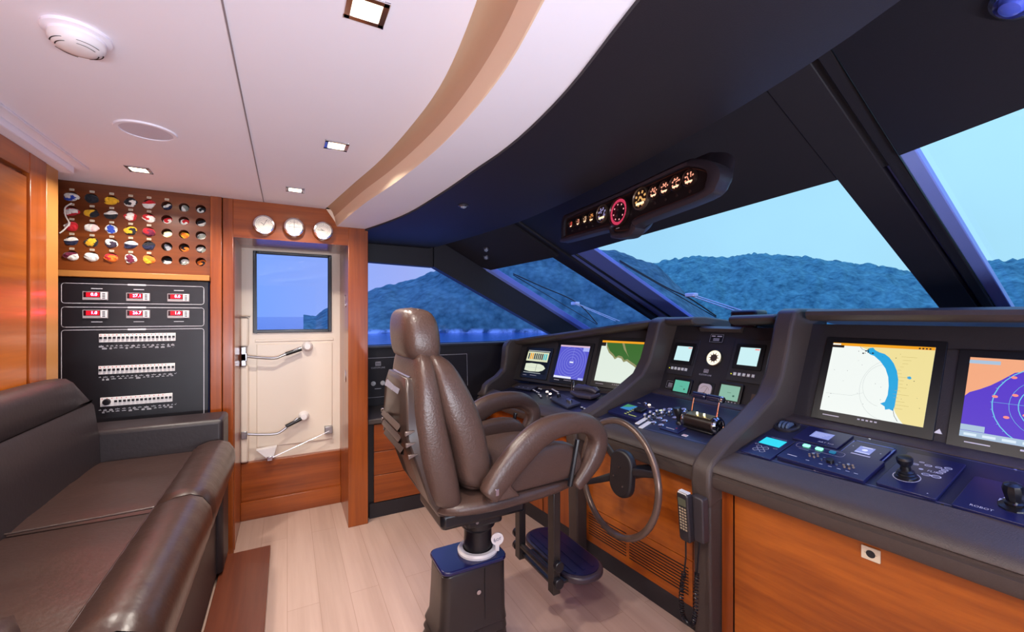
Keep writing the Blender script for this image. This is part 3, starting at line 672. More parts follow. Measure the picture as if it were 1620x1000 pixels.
MB(white).lathe(f, [(.092, 0), (.090, .006), (.078, .006), (.078, .002)], cap=False, n=40).out('rim', sp_)
MB(mat('speaker_grille', 'd4ccda', .6, bump=1, bscale=500)).disc(f, .079, .003, n=40).out('grille', sp_)
# ================================================================== HELM CONSOLE
def xf(y): return 1.698-.084*y            # front line of the joinery
def pz(x): return .80+.25*(x-1.62)        # tilted control deck
con = thing('helm_console', 'long charcoal and teak helm console below the windshield', 'console', (1.8, 1.3, 0))
lip = lambda y: [(xf(y)+.02, .655), (xf(y), .688), (xf(y)-.052, .690), (xf(y)-.060, .700), (xf(y)-.062, .735), (xf(y)-.050, .742), (xf(y)-.050, .750), (xf(y)-.060, .757), (xf(y)-.055, .772), (xf(y)-.02, .796), (xf(y)+.03, .808), (xf(y)+.078, pz(xf(y)+.078)+.003), (xf(y)+.082, pz(xf(y)+.082)-.004)]
def sweep(ys, fn, m, name, parent, **k):
    return MB(m).grid([[(x, y, z) for x, z in fn(y)] for y in ys], cap=k.pop('cap', True)).out(name, parent, **k)
def yr(a, b, n=8): return [a+(b-a)*i/n for i in range(n+1)]
def lipfull(y): return lip(y)+[(xf(y)+.10, .70), (xf(y)+.05, .655)]
sec = [(-.6, 1.135, 'R'), (1.215, 1.95, 'C'), (2.035, 3.16, 'L')]
def xb(y): return 2.12 if y < 2.0 else 2.07-.307*(y-2.035)
def zb(y): return pz(xb(y)) if y < 2.0 else .895-.075*(y-2.035)
for y0, y1, k in sec:
    MB(cons).grid([[(x, y, z) for x, z in lipfull(y)] for y in yr(y0, y1)], closeu=True, cap=True).out('edge_rail', con, smooth=40)
    # control deck with raised rear strip
    MB(deckM).grid([[(x, y, z) for x, z in ((xf(y)+.082, pz(xf(y)+.082)), (xb(y)-.06, zb(y)-.015), (xb(y)-.055, zb(y)-.013))] for y in yr(y0, y1)]).out('control_deck', con)
    MB(cons).grid([[(x, y, z) for x, z in ((xb(y)-.060, zb(y)-.03), (xb(y)-.060, zb(y)-.012), (xb(y)-.050, zb(y)-.004), (xb(y)-.01, zb(y)+.004), (xb(y)+.03, zb(y)+.012), (xb(y)+.03, zb(y)-.04))] for y in yr(y0, y1)], closeu=True, cap=True).out('rear_rail', con)
# screen walls
def sw_line(z): return 2.13+(z-.93)*.405
SWR = Fr((2.13, 0, .93), (0, -1, 0), (.375, 0, .927))      # a = -y , b up the wall
def wallface(y0, y1, ztop, ybreak=None): 
    return [[(sw_line(z), y, z) for z in (.90, 1.1, ztop)] for y in (y0, y1)]
MB(consD).grid(wallface(-.6, 1.135, 1.36)).out('instrument_wall', con)
MB(consD).grid(wallface(1.215, 1.95, 1.335)).out('instrument_wall', con)
WN = Fr((1.97, 2.25, .885), (.2933, -.956, 0), (.3585, .11, .927))
MB(consD).prism(WN, [(-.93, -.02), (.26, -.02), (.26, .49), (-.93, .345)], -.03, -.002).out('instrument_wall', con)
# hoods
def hood(y, z): return [(2.31, z-.055), (2.225, z-.055), (2.19, z-.046), (2.175, z-.028), (2.18, z-.010), (2.205, z), (2.30, z), (2.62, z-.03), (2.62, z-.10)]
def hz(y): return 1.432 if y < 1.2 else 1.412-.03*(y-1.2)
MB(cons).grid([[(x, y, z) for x, z in hood(y, hz(y))] for y in yr(-.6, 1.10)], closeu=True, cap=True).out('hood', con, smooth=50)
for a, b_ in ((1.25, 1.50), (1.735, 1.96)):
    MB(cons).grid([[(x, y, z) for x, z in hood(y, hz(y))] for y in yr(a, b_, 3)], closeu=True, cap=True).out('hood', con, smooth=50, bevel=.012)
# lower saddle between the two centre hoods
MB(cons).grid([[(x, y, z) for x, z in ((2.31, 1.30), (2.27, 1.305), (2.26, 1.325), (2.29, 1.338), (2.62, 1.30), (2.62, 1.2))] for y in (1.48, 1.75)], closeu=True, cap=True).out('hood_saddle', con, smooth=50)
# left wing hood follows the angled screen wall
whz = lambda s: 1.375+(s-.26)*.145
rows = []
for i in range(10):
    s_ = -.95+1.24*i/9; z = whz(s_); bb = (z-.885)/.927
    base = WN.P(s_, bb, 0)
    ou = Vector((WN.n.x, WN.n.y, 0)).normalized()
    rows.append([base+ou*dx+Vector((0, 0, dz)) for dx, dz in ((.0, -.06), (.075, -.05), (.105, -.035), (.112, -.015), (.095, 0), (.0, .004), (-.35, -.02), (-.35, -.1))])
MB(cons).grid(rows, closeu=True, cap=True).out('hood', con, smooth=50)
# dividers (rounded ridges from lip to hood)
def divider(y0, y1, top, name='divider'):
    prof = [(xf(y0)-.075, .60), (xf(y0)-.085, .70), (xf(y0)-.078, .765), (xf(y0)-.045, .80), (1.65, .862), (1.83, .945), (1.98, 1.03), (2.045, 1.12), (2.09, 1.24), (2.125, 1.36), (2.155, top-.012), (2.20, top), (2.45, top), (2.45, .80), (1.70, .66)]
    return MB(cons).grid([[(x, y, z) for x, z in prof] for y in (y0, y1)], closeu=True, cap=True).out(name, con, bevel=.016, seg=3, smooth=50)
divider(1.13, 1.222, 1.437); divider(1.945, 2.04, 1.392)
# outer cheek at the port end
ch = []
for s_, d in ((-.93, 0), (-1.0, 0)):
    P = [(.33, -.11), (.30, -.04), (.26, -.015), (.17, .02), (.10, .07), (.085, .16), (.075, .25), (.06, whz(s_)-.915), (.02, whz(s_)-.885), (-.2, whz(s_)-.885), (-.2, -.2), (.25, -.3)]
    ou = Vector((WN.n.x, WN.n.y, 0)).normalized()
    ch.append([Vector((*WN.P(s_, 0, 0).xy, .885))+ou*dx+Vector((0, 0, dz)) for dx, dz in P])
MB(cons).grid(ch, closeu=True, cap=True).out('divider', con, bevel=.016, seg=3, smooth=50)
# end closure wing front below
# joinery below
def woodface(y0, y1, z0, z1, name, off=0, m=woodY): return MB(m).grid([[(xf(y)+off, y, z) for y in (y0, y1)] for z in (z0, z1)]+[[(xf(y)+off+.02, y, z) for y in (y0, y1)] for z in (z1, z0)], closev=True).out(name, con, smooth=30)
woodface(-.6, 1.078, .11, .69, 'teak_panel', .002)
woodface(1.083, 1.13, .0, .69, 'teak_stile', .0, woodV)
woodface(1.222, 1.262, .10, .69, 'teak_stile', .0, woodV)
woodface(1.266, 1.945, .305, .69, 'teak_panel', .001)
woodface(1.266, 1.945, .10, .301, 'teak_panel', .001)
woodface(2.04, 2.30, .10, .69, 'teak_panel', .001, woodV)
woodface(2.305, 2.36, .10, .69, 'teak_stile', .003, woodV)
woodface(2.365, 3.16, .10, .69, 'teak_panel', .001, woodV)
MB(blackS).grid([[(xf(y)+.012, y, .69), (xf(y)+.012, y, 0)] for y in (-.6, 3.2)]).out('shadow_gap', con)
MB(consD).grid([[(xf(y)+o_, y, z) for o_, z in ((.004, 0), (.004, .10), (.02, .10))] for y in (-.6, 3.2)]).out('plinth', con)
for y0, y1 in ((1.13, 1.222), (1.945, 2.04)):
    MB(cons).grid([[(x, y, z) for x, z in ((xf(y0)-.06, 0), (xf(y0)-.075, .72), (xf(y0)+.02, .72), (xf(y0)+.02, 0))] for y in (y0+.004, y1-.004)], closeu=True, cap=True).out('pillar', con, bevel=.01, smooth=50)
for y0, y1 in ((1.645, 1.925), (1.285, 1.625)):
    b = MB(blackS)
    fv = Fr((xf(y0)-.0015, y0, 0), (-.084, 1, 0), (0, 0, 1))
    for q in range(9):
        z = .145+q*.0145; b.grid([[(xf(y)-.0012, y, zz) for y in (y0, y1)] for zz in (z, z+.006)])
    b.out('vent_slots', con, kind='stuff')
f = Fr((xf(.63)-.001, .638, .64), (.084, -1, 0), (0, 0, 1))
so_ = thing('wall_socket', 'small cream power socket set in the right-hand teak panel', 'socket', f.o)
b = MB(mat('cream_socket', 'd8c8b0', .4)).rbox(f, .048, .034*1.2, .002, -.0005, .004); b.out('face_plate', so_)
b = MB(inkD).disc(f, .012, .0046).rect(f, -.016, .016, .0, .001, .0048); b.out('socket_opening', so_)

# ------------------------------------------------------------------ port side unit
pc = thing('port_sideboard', 'low teak drawer unit with black counter behind the helm chair', 'cabinet', (1.0, 3.2, 0))
MB(cons).wbox(.484, 1.372, 2.985, 3.44, .655, .69).out('counter_top', pc, bevel=.006)
MB(blackS).wbox(.49, 1.372, 3.03, 3.44, 0, .655).out('carcass', pc)
MB(consD).wbox(.50, 1.37, 3.01, 3.03, 0, .10).out('plinth', pc)
for x0, x1 in ((.53, .985), (.99, 1.37)):
    for z0, z1 in ((.105, .290), (.294, .453), (.457, .645)): MB(woodX).wbox(x0, x1, 3.012, 3.03, z0, z1).out('drawer', pc, bevel=.002)
f = Fr((.0, 3.446, 0), (1, 0, 0), (0, 0, 1))
cp = thing('side_control_panel', 'dark port side panel with logo and two white push buttons', 'panel', (.9, 3.44, .7))
MB(consD).box(f, .50, 1.70, .69, 1.145, 0, .004).out('panel_plate', cp)
b = MB(ink).outline(f, [(.50, 1.067), (1.394, 1.067), (1.40, .79)], .003, .005, closed=False).outline(f, [(.50, .755), (.95, .755)], .002, .005, closed=False)
b.text(f, 'CUSTOM LINE', .017, .005, None, .637, .988); b.outline(f, [(.618, 1.005), (.656, 1.005), (.656, 1.035), (.618, 1.035)], .004, .005)
for q in range(4): b.rect(f, .622, .652, 1.008+q*.007, 1.011+q*.007, .005)
b.rect(f, .61, .66, .82, .824, .005); b.out('panel_print', cp)
for x in (.600, .672): MB(whiteP).lathe(f.at(x, .865), [(.018, .004), (.018, .008), (.012, .010), (.010, .016), (0, .017)], cap=False).out('push_button', cp)

# ================================================================== devices
def deck(x, y): return Fr((x, y, pz(x)), (0, -1, 0), (.970, 0, .2425))
def wallp(y, z): return Fr((sw_line(z), y, z), (0, -1, 0), (.375, 0, .927))
def monitor(fr, w, h, bw, bh, label, cx=0, cy=0, bt=.006, cyb=-.008):
    g = thing('monitor', label, 'monitor', fr.o, None)
    MB(blackS).rbox(fr, bw, bh, .006, -.001, bt, cx=cx, cy=cyb).out('bezel', g, bevel=.0015)
    b = MB(ink)
    for q in range(5): b.rect(fr, -.032+q*.0145, -.023+q*.0145, -h/2-.016, -h/2-.010, bt+.0005)
    b.rect(fr, -w*.46, -w*.28, -h/2-.020, -h/2-.016, bt+.0005); b.out('bezel_print', g)
    return g
def U(w, h): return lambda s, t: (s*w-w/2, t*h-h/2)
# --- right chart plotter
f = wallp(.845, 1.122); w, h = .352, .325; k = U(w, h)
g = monitor(f, w, h, .415, .395, 'large monitor showing a cream and white chart with a blue channel')
chW, chY, chB, chO = em('chart_white', 'eef4f0'), em('chart_cream', 'ecdc98'), em('chart_blue', '28a4dc'), em('chart_orange', 'f0a020')
b = MB(chW).rect(f, *[v for v in (-w/2, w/2, -h/2, h/2)], .0066)
yel = [(.30, .96), (.36, .93), (.42, .90), (.5, .84), (.56, .78), (.62, .7), (.66, .6), (.68, .48), (.69, .36), (.70, .25), (.725, .18), (.75, .12), (.79, .05), (.83, 0), (1, 0), (1, .96)]
b.flat(f, [k(*p) for p in yel], .0070, chY)
chn = [(.375, .90), (.40, .945), (.435, .955), (.46, .92), (.50, .895), (.56, .875), (.61, .83), (.66, .755), (.70, .66), (.725, .55), (.735, .43), (.735, .32), (.735, .20), (.725, .14), (.69, .155), (.655, .14), (.645, .18), (.60, .21), (.64, .24), (.655, .33), (.65, .45), (.63, .57), (.59, .68), (.53, .77), (.46, .84), (.42, .855)]
b.flat(f, [k(*p) for p in chn], .0074, chB)
b.flat(f, [k(*p) for p in ((.80, .595), (.825, .605), (.84, .585), (.83, .565), (.805, .57))], .0076, chB)
b.flat(f, [k(*p) for p in ((0, .96), (1, .96), (1, 1), (0, 1))], .0078, chO)
b.flat(f, [k(*p) for p in ((0, .93), (.13, .93), (.13, .965), (0, .965))], .0080, inkD)
b.flat(f, [k(*p) for p in ((.0, .968), (.09, .968), (.09, .99), (0, .99))], .0081, chW)
rn = random.Random(4)
for q in range(34):
    s_, t_ = (rn.gauss(.385, .035), rn.gauss(.90, .03)) if q < 12 else (rn.uniform(.03, .95), rn.uniform(.05, .92))
    sz = rn.uniform(.003, .009) if q < 12 else rn.uniform(.002, .004); x, y = k(s_, min(t_, .93))
    b.rect(f, x-sz*.4, x+sz*.4, y-sz/3, y+sz/3, .0082, inkD)
grl = em('chart_grey_line', 'b8c0c0')
for c0, r0 in (((.66, .40), .10), ((.60, .45), .07)):
    x, y = k(*c0); b.ring(f, r0, r0+.0008, .0072, grl, x, y, a0=1.6, a1=4.6, sy=1.3)
b.outline(f, [k(*p) for p in ((.03, .25), (.3, .26), (.42, .32))], .0008, .0072, grl, closed=False)
for q in range(16): 
    t_ = .85-.045*q; s0 = .72+.02*math.sin(q); x, y = k(s0, t_); b.rect(f, x, x+rn.uniform(.01, .05), y, y+.0008, .0083, em('chart_tan', 'b09850'))
b.outline(f, [k(*p) for p in ((.30, .96), (.33, .92), (.36, .91))], .0012, .0083, inkD, closed=False).outline(f, [k(*p) for p in ((.725, .16), (.745, .08), (.78, .02))], .0014, .0083, inkD, closed=False)
for q in range(4):
    x, y = k(.86+.03*q, .975); b.rect(f, x, x+.006, y-.003, y+.003, .0083, inkD)
b.out('screen', g, recalc=False, smooth=0)
# --- far right radar
f = wallp(.395, 1.105); w, h = .352, .300; k = U(w, h)
g = monitor(f, w, h, .415, .375, 'large monitor with purple radar picture cut by the right edge')
pu, pe, cy_, pk, gb = em('radar_purple', '5a3cc8'), em('radar_peach', 'f0a880'), em('radar_cyan', '70c8e8'), em('radar_pink', 'ff9088'), em('radar_greybar', 'a8c0d8')
b = MB(pe).rect(f, -w/2, w/2, -h/2, h/2, .0066)
b.flat(f, [k(*p) for p in ((0, 0), (1, 0), (1, .86), (.62, .88), (.42, .87), (.32, .84), (.24, .74), (.17, .66), (.10, .6), (.03, .55), (0, .50))], .0070, pu)
cx, cy0 = k(.62, .46)
for r_, wd, m_ in ((.148, .0028, cy_), (.088, .0024, cy_), (.110, .001, cy_), (.055, .001, cy_), (.03, .0012, cy_)): b.ring(f, r_, r_+wd, .0074, m_, cx, cy0)
b.rect(f, cx-.15, cx+.15, cy0, cy0+.001, .0075, cy_); b.outline(f, [(cx, cy0), (cx+.02, cy0+.145)], .001, .0075, cy_, closed=False)
for q in range(36):
    a = 2*math.pi*q/36; b.rect(f.at(cx, cy0).rot(a), .148, .154, -.0006, .0006, .0075, cy_)
for s_, t_ in ((.32, .78), (.34, .57), (.21, .53), (.42, .35), (.30, .3)): x, y = k(s_, t_); b.disc(f, .0075, .0078, None, pk, x, y, n=10, ry=.005)
b.flat(f, [k(*p) for p in ((0, 0), (1, 0), (1, .075), (0, .075))], .0079, gb); b.flat(f, [k(*p) for p in ((0, .08), (.17, .08), (.17, .15), (0, .15))], .0079, gb)
b.flat(f, [k(*p) for p in ((0, .92), (.22, .92), (.22, .965), (0, .965))], .0079, gb)
for q in range(7): b.flat(f, [k(*p) for p in ((.03+.13*q, .02), (.12+.13*q, .02), (.12+.13*q, .05), (.03+.13*q, .05))], .0081, em('pale_text', 'd8e8f4'))
b.out('screen', g, recalc=False, smooth=0)
# white triangular cap between the two monitors
tag(MB(whiteP).prism(wallp(.628, .968), [(-.012, -.008), (.012, -.008), (.003, .010)], 0, .003).out('corner_marker'), 'tiny white triangle tab between the two right-hand monitors', 'tab')
# --- wing monitors
f = WN.at(-.712, .145); w, h = .245, .20; k = U(w, h)
g = monitor(f, w, h, .29, .265, 'leftmost monitor with coloured tank bars and white hull outline', bt=.008)
blk = em('tank_black', '06080a'); b = MB(blk).rect(f, -w/2, w/2, -h/2, h/2, .0085)
b.flat(f, [k(*p) for p in ((.03, .52), (.97, .52), (.97, .92), (.03, .92))], .009, em('tank_cream', 'd8dcb8'))
b.rect(f, -w/2+.01, w/2, h*.45, h*.48, .009, grl)
cl = ['1c2c38', 'e8a020', 'e8a020', '20282c', '20282c', '30383c', '20282c', '20282c', '34b8c4', '34b8c4']
for q, c in enumerate(cl): b.flat(f, [k(*p) for p in ((.09+.085*q, .60), (.145+.085*q, .60), (.145+.085*q, .86), (.09+.085*q, .86))], .0094, em('bar_'+c, c))
hull = [(.06, .12), (.06, .40), (.3, .43), (.7, .42), (.86, .36), (.95, .26), (.86, .16), (.7, .10), (.3, .08)]
b.flat(f, [k(*p) for p in hull], .0092, em('hull_white', 'dce4cc'))
b.rect(f, *[k(.55, 0)[0], k(.56, 0)[0], k(0, .1)[1], k(0, .42)[1]], .0095, inkD); b.rect(f, k(.1, 0)[0], k(.85, 0)[0], k(0, .25)[1], k(0, .26)[1], .0095, grl)
b.rect(f, -w/2+.01, w*.3, -h*.48, -h*.46, .009, grl)
b.out('screen', g, recalc=False, smooth=0)
f = WN.at(-.362, .172); w, h = .275, .265; k = U(w, h)
g = monitor(f, w, h, .335, .335, 'monitor with round blue radar rings, middle of the far wing', bt=.008)
b = MB(em('radar_blue', '5858cc')).rect(f, -w/2, w/2, -h/2, h/2, .0085); rl = em('radar_line', 'a8b0f4')
for r_ in (.020, .042, .064, .086, .107): b.ring(f, r_, r_+.0016, .009, rl, .0, -.003, n=40)
b.ring(f, .128, .1295, .009, rl, 0, -.003, n=40)
b.rect(f, -.0006, .0006, 0, .125, .009, rl); b.rect(f, -.016, .016, -.008, .004, .0092, em('radar_white', 'e4e8ff'))
b.rect(f, -w/2, w/2, h*.45, h/2, .0094, em('radar_topbar', 'd8b8d0')).rect(f, w*.3, w/2, h*.34, h*.45, .0094, rl)
b.rect(f, -w/2, w*.1, -h/2, -h*.44, .0094, em('radar_white')).rect(f, w*.33, w/2, -h/2, -h*.44, .0094, rl)
b.out('screen', g, recalc=False, smooth=0)
f = WN.at(.052, .206); w, h = .36, .305; k = U(w, h)
g = monitor(f, w, h, .42, .375, 'monitor with green satellite coast over white sea, beside divider', bt=.008)
b = MB(em('sat_white', 'dce8dc')).rect(f, -w/2, w/2, -h/2, h/2, .0085)
gn = [(.10, .96), (.13, .82), (.2, .70), (.3, .62), (.36, .55), (.42, .60), (.5, .58), (.56, .5), (.62, .53), (.70, .48), (.8, .42), (.9, .34), (.97, .30), (1, .28), (1, .96)]
b.flat(f, [k(*p) for p in gn], .0088, em('sat_tan', '8c8c60')); b.flat(f, [k(*p) for p in [(x+.01, min(y+.05, .96)) for x, y in gn[:-2]]+[(1, .45), (1, .96)]], .0091, em('sat_green', '38682c'))
b.flat(f, [k(*p) for p in ((.45, .96), (.52, .80), (.60, .70), (.66, .62), (.60, .72), (.54, .86), (.50, .96))], .0094, em('sat_tan'))
b.flat(f, [k(*p) for p in ((0, .95), (1, .95), (1, 1), (0, 1))], .0096, chO); b.flat(f, [k(*p) for p in ((0, .86), (.10, .86), (.10, .95), (0, .95))], .0097, inkD)
b.flat(f, [k(*p) for p in ((.72, 0), (1, .22), (1, 0))], .0098, blk)
b.out('screen', g, recalc=False, smooth=0)
# --- centre wall: two engine displays with button rows
whiteE = em('display_white', 'c8ecf0'); 
for y, z, w, h, pw, ph, lab in ((1.828, 1.158, .116, .095, .19, .235, 'small square white-lit engine display left of the lit round gauge'), (1.405, 1.174, .112, .102, .205, .245, 'small square white-lit engine display right of the lit round gauge')):
    f = wallp(y, z); g = thing('engine_display', lab, 'display', f.o, 'engine displays on the centre console')
    MB(mat('display_plate', '2c2a30', .4)).rbox(f, pw, ph, .004, 0, .006, cy=-.022).out('mounting_plate', g, bevel=.001)
    MB(blackS).rbox(f, w+.05, h+.045, .005, .006, .012).out('bezel', g, bevel=.002)
    MB(whiteE).rect(f, -w/2, w/2, -h/2, h/2, .0125).rect(f, w*.25, w*.48, h*.38, h*.45, .013, pk).out('screen', g, smooth=0)
    bt0 = None
    for q in range(5):
        b = MB(whiteP).box(f, -.064+q*.026, -.048+q*.026, -h/2-.062, -h/2-.045, .006, .010); b.rect(f, -.060+q*.026, -.052+q*.026, -h/2-.057, -h/2-.050, .0104, grl) ; b.out('push_button', g)
    MB(em('tiny_led', 'e0e040')).disc(f, .003, .006, .009, None, -.078, -h/2-.055, n=10).out('indicator_led', g)
f = wallp(1.612, 1.151); g = thing('lit_gauge', 'round gauge with glowing ring and dark star centre on centre wall', 'gauge', f.o)
MB(mat('gauge_bezel', '6c665c', .25, metal=.8)).lathe(f, [(.052, 0), (.052, .010), (.046, .012), (.045, .008)], cap=False, n=36).out('bezel', g)
b = MB(em('gauge_warm', 'fff0d8', 1.3)).ring(f, .022, .045, .009, n=36); b.disc(f, .022, .009, None, mat('gauge_brown', '4a382c', .5)); b.out('dial', g)
b = MB(mat('gauge_brown'))
for q in range(10):
    a = 2*math.pi*q/10; b.flat(f.rot(a), [(.018, -.0035), (.034, -.001), (.034, .001), (.018, .0035)], .0095)
for q in range(30): b.rect(f.rot(2*math.pi*q/30), .037, .042, -.0005, .0005, .0095)
b.out('dial_marks', g)
f = wallp(1.63, 1.265); g = MB(blackS).rbox(f, .09, .055, .002, 0, .004); g.m = ink; g.outline(f, [(-.042, -.024), (.042, -.024), (.042, .024), (-.042, .024)], .0012, .0045); g.rect(f, -.034, -.010, .010, .016, .0045); g.rect(f, .002, .032, .010, .016, .0045)
for q in range(3): g.rect(f, -.02, .02, -.003-q*.006, -.0005-q*.006, .0045)
tag(g.out('warning_plate'), 'small black plate with white frame lines above the lit gauge', 'plate')
f = wallp(1.645, 1.058); g = MB(ink).text(f, 'CUSTOM LINE', .013, .001, None, 0, -.008).outline(f, [(-.014, .006), (.014, .006), (.014, .026), (-.014, .026)], .0022, .001)
for q in range(3): g.rect(f, -.011, .011, .0085+q*.005, .0108+q*.005, .001)
tag(g.out('builder_logo'), 'small white CUSTOM LINE logo print below the lit gauge', 'logo')
for y, z, w, h, lab, c in ((1.776, .963, .105, .072, 'small green lcd pilot display, left of the white dial', '5cb49c'), (1.462, .974, .112, .082, 'small pale green lcd pilot display, right of the white dial', '86b4a0')):
    f = wallp(y, z); g = thing('lcd_display', lab, 'display', f.o, 'lcd displays low on the centre console')
    MB(blackS).rbox(f, w+.030, h+.040, .010, 0, .014, cy=-.004).out('housing', g, bevel=.003)
    b = MB(em('lcd_'+c, c)).rect(f, -w/2, w/2, -h/2, h/2, .0145); b.rect(f, -w*.1, w*.1, -.001, .001, .0149, em('lcd_dark', '406c5c')).rect(f, w*.2, w*.3, -.02, -.01, .0149, em('lcd_dark')); b.out('screen', g, smooth=0)
    b = MB(ink)
    for q in range(6): b.rect(f, -w/2+.006+q*w/6, -w/2+.012+q*w/6, -h/2-.013, -h/2-.007, .0145)
    b.out('key_marks', g)
f = wallp(1.617, .963); g = thing('wind_gauge', 'white round-cornered dial with needle between the lcd displays', 'gauge', f.o)
MB(blackS).rbox(f, .105, .105, .008, 0, .005).out('mounting_plate', g, bevel=.001)
MB(mat('dial_cream', 'e8dcd8', .4)).rbox(f, .084, .084, .026, .005, .010, seg=6).out('dial', g)
b = MB(mat('dial_brown', '8c6448', .5)).disc(f, .010, .0106, None, None, 0, -.020).outline(f, [(0, -.018), (.014, .018)], .0022, .0108, closed=False).ring(f, .026, .0275, .0105, a0=.2, a1=2.9, n=16); b.out('needle', g)
f = wallp(1.865, .965); g = MB(blackS).rbox(f, .07, .055, .002, 0, .003); g.m = ink; g.outline(f, [(-.032, -.022), (.032, -.022), (.032, .022), (-.032, .022)], .001, .0035)
for q in range(4): g.rect(f, -.018, .018, .006-q*.007, .009-q*.007, .0035)
tag(g.out('warning_plate'), 'small black plate with lettering beside the green lcd display', 'plate')
f = wallp(1.29, .955); tag(MB(mat('brown_blank', '5c4438', .5)).rbox(f, .11, .075, .002, 0, .003).out('blanking_plate'), 'brown blank cover plate at lower right of centre wall', 'plate')
tag(MB(blackS).wbox(2.34, 2.46, 1.44, 1.60, 1.30, 1.435).out('compass_box', bevel=.015), 'black square hooded box standing in the dash notch', 'compass')
# ---------------------------------------------------------------- right control deck
plateN = mat('navy_device_plate', '1c1e4a', .28, spec=.6)
f = deck(2.0, 1.088); g = thing('air_vent', 'round black air vent with three blades at the deck corner', 'vent', f.o)
MB(mat('vent_ring', '2a282e', .4)).lathe(f, [(.052, 0), (.052, .008), (.046, .012), (.038, .010), (.036, .002), (0, .001)], cap=False, n=36, ).out('ring', g)
for q in range(3):
    x = -.022+q*.016
    MB(mat('vent_blade', '5a6a84', .25)).grid([[f.P(x+.004*c+d, .028*math.cos(a), .004+.020*math.sin(a)) for a in [math.pi*t/10 for t in range(11)]] for d, c in ((0, 0), (.004, 1))], cap=True).out('blade', g, smooth=60)
def device(name, x0, x1, y0, y1, label, cat, th=.008, m=None, r=.004, group=None):
    f = deck((x0+x1)/2, (y0+y1)/2); w, h = y1-y0, (x1-x0)/.97
    g = thing(name, label, cat, f.o, group)
    MB(m or plateN).rbox(f, w, h, r, 0, th).out('body', g, bevel=.0015)
    return f, g, w, h
f, g, w, h = device('autopilot_unit', 1.700, 1.880, .988, 1.110, 'navy keypad unit with bright cyan screen at the deck left end', 'autopilot')
MB(em('cyan_screen', '30d0e8', 1.1)).rect(f, -.046, .040, .010, .072, .0085).out('screen', g, smooth=0)
b = MB(ink)
for a in range(4):
    fr_ = f.at(-.010, -.035).rot(a*math.pi/2+.78); b.outline(fr_, [(.010, -.008), (.026, -.010), (.030, 0), (.026, .010), (.010, .008)], .0018, .0088)
b.ring(f, .006, .0075, .0088, cx=-.044, cy=-.004, sy=.6).ring(f, .006, .0075, .0088, cx=.034, cy=-.006, sy=.6).rect(f, -.03, .035, .080, .0815, .0088); b.out('key_marks', g)
f, g, w, h = device('antenna_control', 1.905, 2.04, .848, 1.015, 'navy display unit with lilac screen beside the round air vent', 'display')
MB(em('lilac_screen', '98a4f0', .8)).rect(f, -.040, .032, -.020, .036, .0085).out('screen', g, smooth=0)
b = MB(ink).text(f, 'ART 710', .015, .0088, None, .035, -.048)
for q in range(4): b.rect(f, -.034, .02-.006*q, .022-.010*q, .0235-.010*q, .0090, em('screen_text', 'd8dcff'))
b.out('panel_print', g)
f, g, w, h = device('searchlight_keyboard', 1.728, 1.885, .690, .978, 'long navy key panel with two glowing green buttons', 'control panel', th=.014)
gr = em('green_key', '80ffb8', 2.2)
for q, (m_, x) in enumerate(((gr, -.098), (gr, -.052), (em('blue_key', '2888b8', .7), -.006))):
    MB(m_).rbox(f, .024 if q < 2 else .02, .018, .004, .014, .019, cx=x, cy=.052).out('lit_key' if q < 2 else 'key', g, bevel=.001)
b = MB(ink).outline(f, rr(.165, .036, .012, -.05, .050), .001, .0145); b.rect(f, -.112, -.075, .020, .0215, .0145).rect(f, -.055, -.035, .020, .0215, .0145)
b.rect(f, -.12, -.085, -.048, -.044, .0145)
for cx in (-.045, .0, .030, .058, .085, .11): b.rect(f, cx-.006, cx+.006, -.052+.0*cx, -.049, .0145)
b.out('panel_print', g)
for (cx, cy, R_) in ((-.045, -.005, .015), (.075, -.018, .015)):
    for q in range(6):
        a = q*math.pi/3; MB(mat('tan_knob', '8a7a6c', .4)).disc(f, .0038, .014, .018, None, cx+R_*math.cos(a), cy+R_*math.sin(a), n=10).out('button', g)
    MB(steel).lathe(f.at(cx, cy), [(.006, .014), (.006, .024), (.004, .026), (0, .0265)], cap=False, n=14).out('toggle', g)
for cx, cy in ((-.008, -.005), (-.010, -.022), (.045, -.012), (.043, -.03)): MB(steel).disc(f, .004, .014, .018, None, cx, cy, n=12).out('button', g)
MB(blackS).lathe(f.at(.018, -.020), [(.013, .014), (.012, .026), (0, .027)], cap=False, n=20).out('rotary_knob', g)
f, g, w, h = device('gps_unit', 1.862, 2.008, .700, .832, 'blue-rimmed tilted screen unit between key panel and joystick', 'display', th=.006)
b = MB(mat('blue_metal_rim', '6878c0', .25, metal=.7)).outline(f, rr(w-.006, h-.006, .004), .005, .0065); b.out('rim', g)
MB(plateN).prism(f, [(-w/2+.007, -h/2+.008), (w/2-.007, -h/2+.008), (w/2-.007, h/2-.03), (-w/2+.007, h/2-.03)], .006, .012).out('inner_panel', g, bevel=.001)
MB(em('lilac_screen')).rect(f, -.026, .022, -.030, .026, .0126).disc(f, .009, .0130, None, em('screen_text'), -.002, -.002).rect(f, -.018, .014, .018, .023, .0129, em('screen_text')).rect(f, -.024, .020, -.026, -.022, .0129, em('screen_text')).out('screen', g, smooth=0)
b = MB(ink).rect(f, -.030, .030, -.048, -.040, .0126).disc(f, .0025, .0126, None, None, -.045, .012, n=8).disc(f, .0025, .0126, None, None, .045, 0, n=8); b.out('panel_print', g)
f, g, w, h = device('thermal_camera_control', 1.745, 2.0, .515, .665, 'navy joystick plate lettered FLIR with ringed key outlines', 'joystick', th=.010, r=.008)
b = MB(ink).text(f, 'FLIR', .016, .0106, None, .022, .028).disc(f, .006, .0106, None, None, -.008, .028, n=12)
